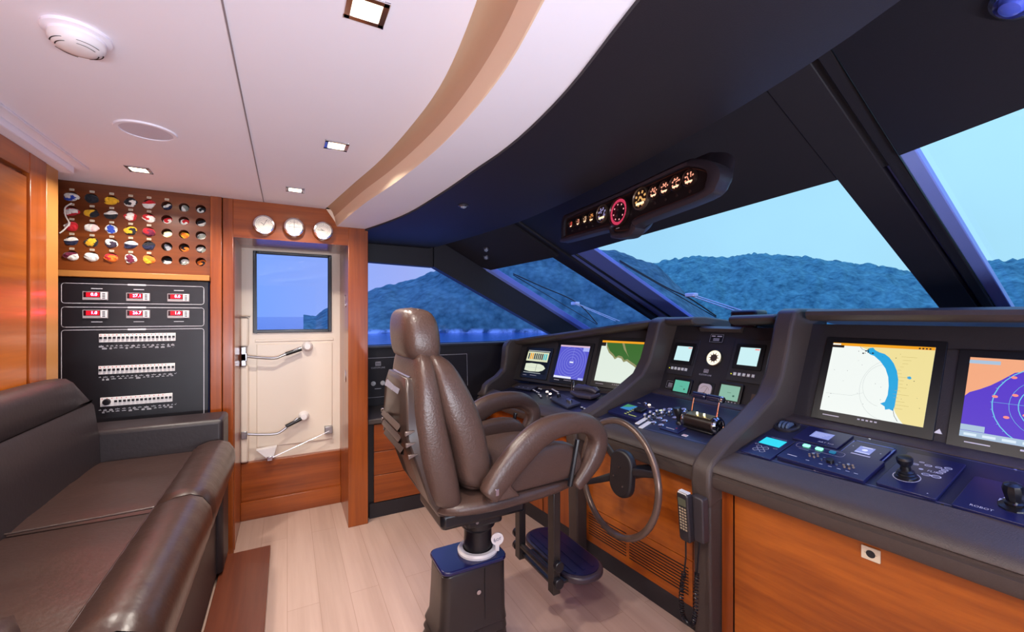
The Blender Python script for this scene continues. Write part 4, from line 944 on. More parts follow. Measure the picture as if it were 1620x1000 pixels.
for cx, cy, r_ in ((-.02, .075, .007), (-.03, .052, .009), (.0, .063, .010), (.025, .066, .009), (.046, .075, .010), (.042, .058, .009), (.040, .045, .009), (.037, .031, .009), (.013, .000, .012), (.037, .002, .013)): b.ring(f, r_*.7, r_, .0106, cx=cx, cy=cy, sy=.75, n=16).rect(f, cx-r_*.5, cx+r_*.5, cy-.0012, cy+.0012, .0106)
b.ring(f, .033, .0355, .0106, cx=-.022, cy=-.045); b.disc(f, .002, .0106, None, None, .05, -.112, n=8); b.out('key_marks', g)
MB(blackS).lathe(f.at(-.022, -.045), [(.030, .010), (.029, .016), (.024, .019), (.026, .023), (.021, .027), (.022, .031), (.015, .036), (.013, .050), (.020, .060), (.022, .075), (.018, .082), (0, .084)], cap=False).out('joystick', g, smooth=30)
f, g, w, h = device('searchlight_control', 1.742, 1.938, .20, .482, 'navy plate with short black joystick and white key bars', 'joystick', th=.010, r=.006)
b = MB(ink).text(f, 'ROBOT', .014, .0106, None, -.085, -.075)
for x in (-.005, .025, .055, .085): b.rbox(f, .025, .015, .002, .010, .0108, cx=x+.01, cy=.012)
b.flat(f, [(-.062, .01), (-.045, .01), (-.053, .028)], .0106).rect(f, -.066, -.042, -.012, .004, .0106).rect(f, .03, .12, -.083, -.081, .0106); b.out('key_marks', g)
MB(blackS).lathe(f.at(-.032, -.022), [(.034, .010), (.033, .014), (.020, .018), (.022, .026), (.017, .030), (.020, .045), (.023, .062), (.019, .078), (.008, .083), (0, .083)], cap=False, n=10).out('joystick', g, smooth=25)
MB(chrome).disc(f, .005, .03, .034, None, -.025, -.045, n=10).out('chrome_clip', g)
# deck plate edge lines and screws
lm_ = mat('lilac_edge', '8c84a0', .35, metal=.4)
for y0, y1 in ((-.6, 1.12), (1.235, 1.935)):
    MB(lm_).grid([[(xf(y)+.092+d, y, pz(xf(y)+.092+d)+.001) for d in (0, .002)] for y in yr(y0, y1)]).out('deck_edge_line', con)
    MB(lm_).grid([[(x, y, pz(x)+.001) for x in (2.048, 2.050)] for y in yr(y0, y1)]).out('deck_edge_line', con)
for x, y in ((2.050, 1.06), (1.712, 1.112), (1.725, .84), (2.05, .80), (1.74, .50), (2.05, .42), (1.70, 1.30), (1.68, 1.70)):
    MB(chrome).disc(deck(x, y), .004, 0, .002, n=10).out('screw', con)
# ---------------------------------------------------------------- centre deck
f, g, w, h = device('multimedia_unit', 1.69, 1.842, 1.705, 1.935, 'dark navy unit with green and blue screen beside steering wheel', 'display', th=.016)
b = MB(em('map_blue', '3c88c8', .9)).rect(f, -.085, -.005, -.008, .058, .0166); b.flat(f, [(-.085, .010), (-.04, .030), (-.02, .058), (-.085, .058)], .017, em('map_green', '50a070', .8)); b.out('screen', g, smooth=0)
MB(blackS).rbox(f, .06, .05, .006, .016, .030, cx=.055, cy=.020).out('key_block', g, bevel=.003)
b = MB(em('key_yellow', 'b8c070', .8))
for q in range(6): b.rect(f, -.002+.0*q, .016, -.055+.018*q, -.048+.018*q, .0168)
b.rect(f, .03, .09, -.055, -.048, .0168); b.out('key_marks', g)
f = deck(1.90, 1.845); g = thing('key_switch', 'chrome-ringed key switch next to a glowing white lamp', 'switch', f.o)
MB(chrome).lathe(f, [(.014, 0), (.014, .006), (.009, .008), (.008, .004)], cap=False, n=20).out('ring', g); MB(blackS).disc(f, .008, 0, .005).out('core', g)
f = deck(1.892, 1.805); g = thing('indicator_lamp', 'small glowing white indicator lamp beside the key switch', 'lamp', f.o)
MB(chrome).disc(f, .010, 0, .004).out('rim', g); MB(em('hot_white', 'ffe0c8', 6)).lathe(f, [(.008, .004), (.007, .008), (0, .010)], cap=False).out('lens', g)
MB(ink).rect(f, .02, .05, -.012, -.008, .0008).rect(f, -.095, -.07, -.002, .002, .0008).out('print', g)
n_ = 0
rn = random.Random(2)
for (u_, v_) in [(1.94, 1.60), (1.905, 1.665), (1.89, 1.60), (1.865, 1.69), (1.855, 1.655), (1.85, 1.615), (1.825, 1.72), (1.825, 1.68), (1.82, 1.64), (1.83, 1.565), (1.795, 1.70), (1.785, 1.665), (1.785, 1.63), (1.775, 1.73), (1.775, 1.585), (1.755, 1.70), (1.745, 1.66), (1.73, 1.62), (1.725, 1.565)]:
    f = deck(u_, v_); hasy = rn.random() < .2
    knob = n_ in (4, 5, 7, 8, 10, 11, 15, 16)
    if knob:
        g = thing('selector_knob', 'knurled chrome knob in the crowded cluster right of the wheel', 'knob', f.o, 'chrome knobs on the centre deck')
        MB(steel).lathe(f, [(.015, 0), (.015, .004), (.011, .006), (.012, .020), (.009, .024), (0, .024)], cap=False, n=8).out('knob', g, smooth=20)
        MB(mat('lilac_cap', 'b0b4d8', .3)).disc(f, .007, .024, .026).out('cap', g)
    else:
        g = thing('push_button', 'round backlit push button around the chrome knob cluster', 'button', f.o, 'round buttons on the centre deck')
        MB(chrome).lathe(f, [(.016, 0), (.016, .004), (.013, .006), (.0125, .004)], cap=False, n=20).out('ring', g)
        MB(em('button_lit', 'e8f0d0', .9) if hasy else mat('grey_cap', 'a8a8c4', .3)).disc(f, .0125, 0, .0055, n=20).out('cap', g)
    n_ += 1
for (x, y) in ((1.715, 1.685), (1.69, 1.635)):
    f = deck(x, y).rot(.12); g = MB(whiteP).box(f, -.013, .013, -.050, .035, .0005, .007)
    tag(g.out('key_tag', bevel=.002), 'white plastic key tag lying behind the wheel rim, %s one' % ('farther' if y > 1.66 else 'nearer'), 'tag', 'white key tags')
f = deck(1.755, 1.49); g = thing('thruster_joystick', 'small black joystick on blue plate left of the throttle', 'joystick', f.o)
MB(plateN).rbox(f, .115, .11, .004, 0, .006, cx=.0, cy=-.01).out('base_plate', g, bevel=.001)
MB(ink).rect(f, -.03, .02, -.045, -.040, .0066).disc(f, .004, .0066, None, em('dot_red', 'c03050', .6), .02, -.025, n=10).out('print', g)
MB(blackS).lathe(f.at(-.005, .03), [(.020, .006), (.018, .014), (.012, .02), (.012, .045), (.019, .055), (.021, .080), (.017, .092), (0, .094)], cap=False).out('stick', g)
# throttle
T = Vector((1.80, 1.375, .878)); g = thing('throttle_control', 'chrome and black twin-lever engine throttle beside the divider', 'throttle', (1.80, 1.375, .842))
A = Fr(T, (1, 0, 0), (0, 0, 1))          # n = -y
MB(mat('brown_black_barrel', '2a211f', .3)).lathe(A, [(.036, -.085), (.036, .075)], n=28).out('barrel', g, bevel=.003)
MB(chrome).lathe(A, [(.034, .075), (.042, .078), (.043, .088), (.036, .096), (.030, .094), (.028, .090)], cap=False, n=32).out('end_cap', g)
b = MB(blackS).disc(A, .030, .088, .091)
for q in range(6): b.box(A.rot(q*math.pi/3), .008, .026, -.002, .002, .091, .094, steel)
b.out('friction_wheel', g)
MB(chrome).lathe(A, [(.034, -.085), (.041, -.088), (.041, -.096), (.030, -.100), (0, -.100)], cap=False, n=32).out('end_cap', g)
for h_ in (-.072, .070):
    MB(chrome).tube([A.P(.012, .030, h_), A.P(.022, .075, h_), A.P(.035, .118, h_)], [.0055, .0045, .005], n=10).out('lever_arm', g)
for h0, h1 in ((-.082, -.004), (.000, .080)):
    MB(mat('navy_grip', '20203c', .2)).lathe(Fr(A.P(.036, .120), A.a, A.b), [(.010, h0), (.0165, h0+.006), (.0165, h1-.006), (.010, h1)], n=20).out('grip', g)
MB(chrome).lathe(Fr(A.P(.036, .120), A.a, A.b), [(.0, .092), (.014, .090), (.017, .084), (.016, .078)], cap=False).out('grip_cap', g)
MB(mat('brass_plate', 'a89870', .3, metal=.8)).prism(A, [(-.030, .026), (.012, .036), (.012, .042), (-.034, .032)], -.07, .065).out('scale_plate', g, bevel=.001)
for h_ in (-.02, .02): MB(em('throttle_led', 'fff0c0', 5)).disc(Fr(A.P(-.012, .041, h_), A.n, A.a), .004, -.006, .006, n=10).out('indicator_led', g)
MB(blackS).box(deck(1.80, 1.375), -.085, .085, -.04, .04, 0, .012).out('foot', g, bevel=.004)
f = deck(1.70, 1.395); tag(MB(whiteP).text(f, 'ON', .014, .002, mat('flag_red')).rbox(f, .028, .018, .002, 0, .001).out('switch_label'), 'tiny white and red label on deck rail under the throttle', 'label')
# ---------------------------------------------------------------- port wing deck
f = deck(1.70, 2.93); g = thing('pilot_keypad', 'dark keypad box at the port end of the wing deck', 'keypad', f.o)
MB(mat('slate_box', '3c3c4c', .4)).rbox(f.rot(.15), .20, .085, .006, 0, .014).out('body', g, bevel=.003)
b = MB(ink)
for q in range(3): b.disc(f.rot(.15), .005, .0146, None, None, -.06+q*.06, -.025, n=10)
b.out('key_marks', g)
wf = deck(1.70, 2.62).rot(-.10)
def wingbtn(cx, cy, lit=0, lab='oblong white push button on the port wing deck'):
    f = wf.at(cx, cy)
    if lit:
        g = thing('indicator_lamp', 'glowing round lamp among the wing buttons, %s one' % ('left' if cx < -.02 else 'right'), 'lamp', f.o)
        MB(chrome).disc(f, .012, 0, .004).out('rim', g); MB(em('hot_white')).lathe(f, [(.010, .004), (.008, .009), (0, .011)], cap=False).out('lens', g)
    else:
        g = thing('push_button', lab, 'button', f.o, 'oblong buttons on the port wing deck')
        MB(blackS).rbox(f, .026, .016, .004, 0, .003).out('base', g); MB(whiteP).rbox(f, .020, .011, .003, .003, .006).out('cap', g, bevel=.001)
for cx, cy in ((-.17, .02), (-.14, .022), (-.185, -.022), (-.155, -.025), (-.115, -.028), (-.085, -.028), (-.05, .075), (-.025, .072), (.0, .070), (.025, .068), (.05, .066), (.085, .05), (.0, .015), (-.045, -.045), (-.015, -.048), (.015, -.06)): wingbtn(cx, cy)
wingbtn(-.035, .02, 1); wingbtn(.035, .01, 1)
for x, y in ((1.665, 2.155), (1.66, 2.12), (1.70, 2.115), (1.77, 2.13), (1.775, 2.10)):
    f = deck(x, y); g = thing('push_button', 'oblong white push button on the wing deck beside the divider', 'button', f.o, 'buttons by the wing divider')
    MB(blackS).rbox(f, .026, .016, .004, 0, .003).out('base', g); MB(whiteP).rbox(f, .020, .011, .003, .003, .006).out('cap', g, bevel=.001)
f = deck(1.665, 2.33).rot(-.15); g = thing('vhf_control_head', 'dark slanted radio head with knobs on the wing deck', 'radio', f.o)
MB(mat('slate_box')).prism(f, [(-.15, -.05), (.12, -.05), (.12, .05), (-.15, .05)], 0, .016).out('body', g, bevel=.004)
for cx in (-.11, .03, .06): MB(steel if cx > 0 else blackS).lathe(f.at(cx, .005), [(.014, .016), (.012, .034), (0, .035)], cap=False, n=18).out('knob', g)
f = deck(1.82, 2.335).rot(-.1); g = thing('radio_handset', 'grey radio telephone handset lying on its cradle, port wing', 'handset', f.o)
hs = mat('slate_handset', '4c4654', .42)
MB(hs).prism(f, [(-.10, -.055), (.02, -.065), (.13, -.03), (.14, .05), (-.06, .055)], 0, .028).out('cradle', g, bevel=.010, seg=3)
MB(hs).tube([f.P(-.085, .0, .030), f.P(-.06, .005, .044), f.P(.03, .02, .048), f.P(.10, .035, .044), f.P(.12, .04, .030)], [.022, .024, .018, .024, .02], n=12, flat=1.3).out('handset_body', g)
MB(blackS).prism(f, [(-.03, .015), (.03, .02), (.03, .045), (-.03, .04)], .028, .064).out('grip_pad', g, bevel=.006)
MB(steel).tube(smooth_path([f.P(-.13, -.02, .0), f.P(-.14, 0, .05), f.P(-.125, .01, .075), f.P(-.10, -.01, .05), f.P(-.09, -.03, .005)]), .004, n=8).out('cord', g)
# ================================================================== STEERING WHEEL
n_w = Vector((-math.cos(.09), .03, math.sin(.09))).normalized(); C0 = Vector((1.32, 1.455, .668))
wa = Vector((0, 0, 1)).cross(n_w).normalized(); WF = Fr(C0, -wa, (-wa).cross(n_w)*-1) 
WF = Fr(C0, -wa, n_w.cross(-wa)); 
g = thing('steering_wheel', 'bronze-black steering wheel on the teak front behind helm chair', 'steering wheel', C0)
sgn = 1 if WF.n.dot(n_w) > 0 else -1
rim = [WF.P(.25*math.cos(t*math.pi/32), .25*math.sin(t*math.pi/32)) for t in range(64)]
MB(mat('bronze_rim', '6a5850', .28, metal=.45)).tube(rim, .0145, n=14, closed=True).out('rim', g, smooth=80)
H = C0-n_w*.07+Vector((-.01, .028, .004))
HF = Fr(H, WF.a, WF.b)
MB(mat('hub_black', '221d20', .45)).prism(HF, [(q[0]*1.0, q[1]) for q in rr(.145, .215, .065, seg=6)], -.02, .02).out('hub_cover', g, bevel=.012, seg=3)
for q in range(3): MB(steel).disc(HF, .004, .021*sgn, .024*sgn, None, (-.03, .035, .0)[q], (.05, .02, -.03)[q], n=10).out('screw', g)
for a in (25, 155, 200, 320):
    a = math.radians(a); e = WF.P(.243*math.cos(a), .243*math.sin(a)); s0 = HF.P(.05*math.cos(a), .06*math.sin(a))
    if a < 3 and a > 2: continue
    MB(mat('hub_black')).tube([s0, s0.lerp(e, .5)+(-n_w)*.012, e], [.020, .017, .012], n=10, flat=.45).out('spoke', g)
MB(blackS).tube([H, H-n_w*.16], .030, n=18).out('shaft', g)
# ================================================================== WALL PHONE on the console pillar
g = thing('wall_phone', 'black corded keypad handset hanging on the console pillar', 'telephone', (1.49, 1.17, .57))
f = Fr((1.512, 1.172, .57), (0, -1, 0), (-.05, 0, 1))
MB(mat('phone_case', '3a3438', .4)).rbox(f, .062, .185, .010, .0, .038, cx=.018).out('cradle', g, bevel=.005)
f2 = Fr((1.455, 1.192, .568), (0, -1, 0), (-.10, 0, 1))
MB(mat('phone_body', '2c282c', .35)).rbox(f2, .054, .205, .012, -.018, .014).out('handset_body', g, bevel=.006)
MB(mat('phone_screen', '5a5c4c', .2)).rbox(f2, .038, .032, .003, .0143, .0155, cy=.066).out('screen', g)
b = MB(mat('key_beige', 'b8a88c', .5))
for r_ in range(8):
    for c in range(3): b.rect(f2, -.017+c*.0125, -.008+c*.0125, .035-r_*.0125, .042-r_*.0125, .0146)
b.out('keypad', g, kind='stuff')
MB(whiteP).rect(f2, -.020, .022, .100, .106, .012).box(f2, -.022, .022, .1015, .106, -.014, .004).out('top_label', g, label='white label strip')
MB(whiteP).rbox(Fr((1.49, 1.134, .607), (1, 0, 0), (0, 0, 1)), .014, .014, .002, 0, .003).out('side_button', g, label='small white square button')
MB(blackS).tube([(1.462, 1.196, .47), (1.458, 1.192, .40), (1.452, 1.196, .335)], .0035, n=8).tube([(1.49, 1.150, .49), (1.475, 1.146, .42), (1.462, 1.142, .36)], .0035, n=8).out('cord_lead', g)
cp_ = smooth_path([(1.452, 1.196, .335), (1.446, 1.202, .27), (1.444, 1.203, .20), (1.444, 1.190, .155), (1.446, 1.168, .143), (1.448, 1.148, .16), (1.452, 1.140, .215), (1.458, 1.142, .30), (1.462, 1.142, .36)], 60)
hel = []; rad = .0085; turns = 46; tot = len(cp_)
for i, p in enumerate(cp_):
    d = (cp_[min(i+1, tot-1)]-cp_[max(i-1, 0)]).normalized(); x = d.cross(Vector((1, 0, 0))).normalized(); y = x.cross(d); a = 2*math.pi*turns*i/tot
    hel.append(p+x*rad*math.cos(a)+y*rad*math.sin(a))
MB(blackS).tube(hel, .0024, n=5).out('coiled_cord', g)
# ================================================================== OVERHEAD GAUGE POD
PO = Fr((1.25, 1.70, 1.86), (-.0808, -.9967, 0), (.06, 0, 1)); 
pod = thing('overhead_gauge_pod', 'long black overhead pod of red-lit round gauges above windshield', 'instrument pod', PO.o)
outp = [(-.105, .05), (-.105, -.055), (-.085, -.075), (.27, -.085), (.31, -.105), (.33, -.128), (.44, -.140), (.475, -.115), (.50, -.098), (.80, -.078), (.85, -.05), (.86, -.01), (.83, .03), (.77, .06), (.70, .072), (.36, .062), (0, .062)]
inp = [(-.075, .03), (-.075, -.045), (-.06, -.055), (.285, -.066), (.325, -.085), (.345, -.108), (.43, -.118), (.455, -.095), (.485, -.075), (.775, -.058), (.81, -.035), (.815, .0), (.79, .022), (.74, .045), (.69, .052), (.36, .042), (0, .04)]
PB = mat('pod_shell', '252029', .45)
def sp2(P, k=4): return [(p.x, p.y) for p in smooth_path([(x, y, 0) for x, y in P], k, True)]
o_, i_ = sp2(outp), sp2(inp)
MB(PB).grid([[PO.P(x*.9+.035, y*.75+.08, -.13) for x, y in o_], [PO.P(x*.94+.02, y*.85+.02, -.10) for x, y in o_], [PO.P(x, y, -.05) for x, y in o_], [PO.P(x, y, -.004) for x, y in o_], [PO.P(x*.5+ix*.5, y*.5+iy*.5, .003) for (x, y), (ix, iy) in zip(o_, i_)], [PO.P(x, y, 0) for x, y in i_], [PO.P(x, y, -.012) for x, y in i_]], closeu=True, cap=False).out('shell', pod, smooth=50)
MB(mat('pod_face', '161013', .3)).flat(PO, i_, -.011).out('face_plate', pod)
MB(mat('pod_inlay_line', '6a3c2c', .5)).outline(PO, sp2([(x*.985+.006, y*.9-.001) for x, y in inp]), .0018, -.0102).out('inlay_line', pod)
rg = [(-.01, -.001, .020, 'r'), (.054, -.002, .021, 'p'), (.114, -.002, .022, 'w'), (.167, -.004, .025, 'a'), (.246, -.005, .040, 'v'), (.498, -.002, .044, 'b'), (.571, .003, .026, 'p'), (.626, .004, .027, 'p'), (.680, .006, .028, 'p'), (.739, .006, .029, 'p')]
gc = dict(r='d04a3c', p='e8987c', w='e0b088', a='c88048', v='8078a0', b='c8985c')
for (x, y, r_, c) in rg:
    f = PO.at(x, y, -.011)
    ga = MB(mat('pod_bezel_'+('w' if r_ > .035 else 's'), '6c5c50' if r_ > .035 else '3a2a26', .3, metal=.7)).lathe(f, [(r_*1.02, 0), (r_*1.02, .012), (r_*.9, .014), (r_*.86, .008)], cap=False, n=28).out('gauge', pod)
    b = MB(mat('pod_dial', '2c1a18', .4)).disc(f, r_*.87, .007)
    lm = em('pod_'+c, gc[c], 1.3); rn = random.Random(int(x*1000))
    for q in range(9 if r_ > .035 else 7):
        a = 2*math.pi*q/8+.4; rr_ = r_*.62; b.rect(f.rot(a), rr_*.75, rr_*1.15, -r_*.10, r_*.10, .0078, lm)
    for q in range(3): b.outline(f, [(rn.uniform(-.5, .5)*r_, rn.uniform(-.5, .6)*r_), (rn.uniform(-.5, .5)*r_, rn.uniform(-.5, .6)*r_)], r_*.12, .0082, lm, closed=False)
    b.rect(f, -r_*.55, r_*.5, -r_*.55, -r_*.32, .0083, em('pod_pale', 'ffe0b8', 1.3))
    b.out('dial', ga)
    if r_ < .035: MB(mat('pod_dial')).disc(f, .005, 0, .005, None, 0, -r_*1.55, n=10).out('dimmer', ga)
f = PO.at(.365, -.024, -.011); ga = MB(mat('pod_bezel_s')).lathe(f, [(.062, 0), (.062, .012), (.058, .014), (.056, .008)], cap=False, n=36).out('gauge', pod)
b = MB(em('pod_crimson', 'c83858', 1.1)).ring(f, .042, .054, .0078, n=40)
pw_ = em('pod_pink', 'ffb0b0', 1.2)
for q in range(8): b.rect(f.rot(q*math.pi/4+.2), .030, .036, -.003, .003, .008, pw_)
for q in range(24): b.rect(f.rot(q*math.pi/12), .044, .050, -.0006, .0006, .0082, mat('pod_dial'))
b.rect(f, -.012, .012, -.070, -.067, .008, ink); b.out('dial', ga)
for (p, nn, lab) in (((.801, 2.026, 1.972), (0, 0, -1), 'small dark round ceiling spot on black soffit near the white cove'), ((1.494, 3.253, 1.966), (-.41, -.48, -.774), 'small grey round spot on headliner over corner pane, upper of two'), ((1.524, 3.32, 1.911), (-.41, -.48, -.774), 'small grey round spot on headliner over corner pane, lower of two')):
    nn = Vector(nn).normalized(); a_ = nn.cross(Vector((0, 1, 0))).normalized(); f = Fr(p, a_, nn.cross(a_)); g = thing('eyeball_spot', lab, 'spotlight', p)
    MB(mat('spot_ring', '4c4c58', .3, metal=.6)).lathe(f, [(.028, -.004), (.028, .004), (.020, .010), (.018, .004)], cap=False, n=24).out('ring', g)
    MB(mat('spot_lens', '8c94a8', .15)).lathe(f, [(.018, .004), (.015, .012), (.008, .016), (0, .017)], cap=False, n=20).out('lens', g)
nn = Vector((-.43, .38, -.81)).normalized(); a_ = nn.cross(Vector((0, 1, 0))).normalized(); f = Fr((1.328, .272, 2.05), a_, nn.cross(a_))
g = thing('chrome_fitting', 'chrome light fitting at the top right corner of the headliner', 'lamp', f.o)
MB(chrome).lathe(f, [(.040, -.004), (.040, .006), (.030, .012), (.026, .004)], cap=False, n=28).out('ring', g); MB(mat('blue_lens', '4858c0', .1)).lathe(f, [(.026, .004), (.018, .018), (0, .024)], cap=False, n=24).out('lens', g)
# ================================================================== HELM CHAIR
CY = 1.63
hc = thing('helm_chair', 'brown leather helm chair on black pedestal facing the windshield', 'chair', (.66, CY, 0))
def loft(secs, m, name, parent, n=24, power=3.2, sub=0, lean=None, smooth=80, cap=True):
    # secs: (z, xc, hx, hy[, shift z per x]) superellipse sections, stacked upward
    rows = []
    for s_ in secs:
        z, xc, hx, hy = s_[:4]; sl_ = s_[4] if len(s_) > 4 else 0; row = []
        for t in range(n):
            a = 2*math.pi*t/n; c, d = math.cos(a), math.sin(a)
            dx = hx*math.copysign(abs(c)**(2/power), c); dy = hy*math.copysign(abs(d)**(2/power), d)
            row.append((xc+dx, CY+dy, z+sl_*dx))
        rows.append(row)
    return MB(m).grid(rows, closeu=True, cap=cap).out(name, parent, smooth=smooth, sub=sub)
sb = -.35
def secs_(L): return [(z, (a+b)/2, (b-a)/2, h, sb) for z, a, b, h in L]
loft(secs_([(.705, .50, .53, .14), (.700, .455, .565, .195), (.72, .440, .580, .218), (.80, .415, .565, .230), (.90, .388, .545, .234), (1.0, .380, .518, .234), (1.10, .384, .496, .230), (1.18, .390, .480, .220), (1.235, .398, .470, .198), (1.262, .408, .460, .165), (1.270, .425, .445, .12)]), leather, 'back_bolster', hc, sub=1, power=4.2)
loft(secs_([(.752, .60, .64, .12), (.748, .565, .690, .19), (.775, .550, .702, .214), (.84, .535, .698, .226), (.92, .518, .682, .230), (1.0, .478, .668, .231), (1.08, .462, .640, .228), (1.15, .450, .605, .220), (1.215, .444, .565, .202), (1.252, .446, .535, .172), (1.264, .465, .495, .12)]), leather, 'back_cushion', hc, sub=1, power=4.2)
loft([(1.238, .443, .03, .10, -.1), (1.236, .443, .060, .145, -.1), (1.255, .442, .070, .160, -.1), (1.31, .438, .073, .168, -.1), (1.365, .434, .071, .164, -.1), (1.402, .430, .063, .150, -.1), (1.424, .428, .046, .122, -.1), (1.431, .428, .015, .06, -.1)], leather, 'headrest', hc, sub=1, power=4.0)
MB(leather).tube([(.436-.1*0+.0, CY-.1565+.002, 1.235), (.432, CY-.158, 1.30), (.428, CY-.152, 1.36), (.425, CY-.142, 1.40), (.424, CY-.108, 1.425), (.424, CY, 1.432), (.424, CY+.10, 1.425)], .0014, n=6).out('headrest_seam', hc)
# rear shell with ribs
shp = [(-.15, .66), (.15, .66), (.195, .74), (.205, .98), (.175, 1.13), (.145, 1.18), (-.145, 1.18), (-.175, 1.13), (-.205, .98), (-.195, .74)]
def bx(z): return .348+.13*max(0, (.98-z)/.32)**1.6+.015*max(0, (z-1.1)/.1)
MB(mat('bronze_shell', '3a2e2a', .3)).grid([[(bx(z)+.075+(.05 if z < .8 else 0), CY+y, z-.01) for y, z in shp], [(bx(z)+.012, CY+y*1.0, z) for y, z in shp], [(bx(z), CY+y*.72, .98+(z-.98)*.93) for y, z in shp]], closeu=True, cap=True).out('back_shell', hc, bevel=.006, seg=2)
MB(mat('shell_cap', '7a7a90', .2, metal=.4)).grid([[(bx(1.13)-.004, CY+y, 1.12) for y in (-.115, .115)], [(bx(1.13)+.016, CY+y, 1.172) for y in (-.115, .115)], [(bx(1.13)+.055, CY+y, 1.188) for y in (-.135, .135)]]).out('shell_cap', hc)
for z in (.915, .955, .995):
    MB(mat('bronze_shell')).grid([[(bx(z)-.009, CY+y, z) for y in (-.145, .145)], [(bx(z)+.004, CY+y, z+.022) for y in (-.15, .15)], [(bx(z)+.004, CY+y, z-.006) for y in (-.15, .15)]], closev=True).out('shell_rib', hc, bevel=.003)
    for sy in (-1, 1): MB(mat('fin_bronze', '6a5c58', .25, metal=.5)).prism(Fr((0, CY+sy*.206, 0), (1, 0, 0), (0, 0, 1)), [(bx(z)+.004, z-.004), (bx(z)+.036, z+.008), (bx(z)+.038, z+.012), (bx(z)+.004, z+.012)], -.006, .006).out('side_fin', hc, bevel=.002)
# seat
def seatloft(name, secs, m, n=24, power=3.5):
    rows = []
    for x, z, hz_, hy in secs:
        rows.append([(x, CY+hy*math.copysign(abs(math.cos(a))**(2/power), math.cos(a)), z+hz_*math.copysign(abs(math.sin(a))**(2/power), math.sin(a))) for a in [2*math.pi*t/n for t in range(n)]])
    return MB(m).grid(rows, closeu=True, cap=True).out(name, hc, smooth=80, sub=1)
seatloft('seat_cushion', [(.58, .775, .02, .16), (.60, .775, .05, .19), (.70, .785, .058, .198), (.85, .79, .06, .20), (.98, .795, .058, .196), (1.05, .79, .05, .18), (1.075, .785, .02, .15)], leather)
seatloft('seat_base', [(.47, .700, .012, .15), (.485, .700, .030, .215), (.60, .698, .038, .245), (.80, .702, .040, .25), (.98, .708, .036, .245), (1.06, .712, .028, .22), (1.08, .713, .010, .17)], leather)
for sy in (-1, 1):
    yy = CY+sy*.225
    rows = []
    for x, z0, z1 in ((.62, .74, .79), (.70, .73, .86), (.82, .73, .895), (.95, .735, .905), (1.04, .74, .88), (1.07, .75, .82)):
        zc, hz_ = (z0+z1)/2, (z1-z0)/2; rows.append([(x, yy+.032*math.copysign(abs(math.cos(a))**.6, math.cos(a)), zc+hz_*math.copysign(abs(math.sin(a))**.6, math.sin(a))) for a in [2*math.pi*t/16 for t in range(16)]])
    MB(leather).grid(rows, closeu=True, cap=True).out('side_bolster', hc, smooth=80, sub=1)
    ay = CY+sy*.262
    ap = smooth_path([(.632, ay, .748), (.685, ay, .808), (.75, ay, .872), (.82, ay, .927), (.89, ay, .960), (.98, ay, .972), (1.07, ay, .962), (1.128, ay, .920), (1.138, ay, .868), (1.108, ay, .805), (1.065, ay, .755), (1.02, ay, .712)], 4)
    k_ = len(ap)-1; rad = [.036-.012*max(0, (i/k_-.8)/.2) for i in range(k_+1)]; fl_ = [interp([(1.0, -.01), (1.4, .10), (1.5, .25), (1.3, .42), (1.1, .6), (1.1, .8), (.9, 1.01)], i/k_) for i in range(k_+1)]
    MB(leather).tube(ap, rad, n=16, flat=fl_, up=(0, 1, 0), sq=.72).out('armrest', hc, smooth=80, sub=1)
    MB(leather).grid([[(x, ay+dy, z) for x, z in ((.63, .735), (.68, .80), (.74, .86), (.72, .78), (.76, .735))] for dy in (-.03, .03)], closeu=True, cap=True).out('armrest_root', hc, bevel=.012, seg=3)
    MB(chrome).rbox(Fr((.655, CY+sy*.262-(.034 if sy < 0 else -.034), .775), (sy*-1*-1, 0, 0), (0, .0, 1)), .014, .024, .003, -.004, .004).out('hinge_button', hc, bevel=.001)
    MB(blackS).tube([(1.035, ay-.0, .90), (.995, ay, .72)], .010, n=8).out('arm_strut', hc)
MB(blackS).wbox(.50, .86, CY-.15, CY+.15, .600, .668).out('seat_mechanism', hc, bevel=.018)
MB(blackS).wbox(.62, .78, CY-.10, CY+.10, .555, .605).out('swivel_plate', hc, bevel=.015)
MB(blackS).lathe(Fr((.71, CY, .41), (1, 0, 0), (0, 1, 0)), [(.060, 0), (.058, .10), (.072, .115), (.074, .15)], n=28).out('column', hc)
MB(steel).disc(Fr((.66, CY-.105, .585), (1, 0, 0), (0, 0, 1)), .006, 0, .006).out('bolt', hc)
rf = Fr((.71, CY, .412), (1, 0, 0), (0, 1, 0))
MB(whiteP).lathe(rf, [(.062, 0), (.084, 0), (.086, .010), (.080, .018), (.064, .018)], cap=False, n=32).out('column_collar', hc, label='white ring round the column foot')
tf = Fr((.768, 1.562, .475), (math.cos(-.3), math.sin(-.3), 0), (0, 0, 1))
tg = MB(whiteP).disc(tf, .026, -.003, .003, n=28).box(tf, -.008, .008, -.05, -.02, -.002, .002); tg = tg.out('memo_tag', hc, label='round white tag with blue scribble')
MB(mat('blue_scribble', '283868', .6)).text(tf.rot(.35), '6or', .024, .0036).out('tag_lettering', tg)
pl = MB(mat('pedestal_black', '2a2424', .3))
rows = []
def rect_r(x0, x1, y0, y1, z, r=.035, seg=5): return [(x, y, z) for x, y in rr(x1-x0, y1-y0, r, (x0+x1)/2, (y0+y1)/2, seg)]
for z, e in ((0, .018), (.05, .014), (.08, .010), (.085, .018), (.115, .008), (.12, .016), (.150, .005), (.155, .013), (.19, .002), (.30, -.002), (.385, -.004), (.392, -.010)):
    rows.append(rect_r(.522-e*1.6, .803+e*.3, 1.537-e*.5, 1.723+e*.5, z))
pl.grid(rows, closeu=True, cap=True).out('pedestal', hc, smooth=30)
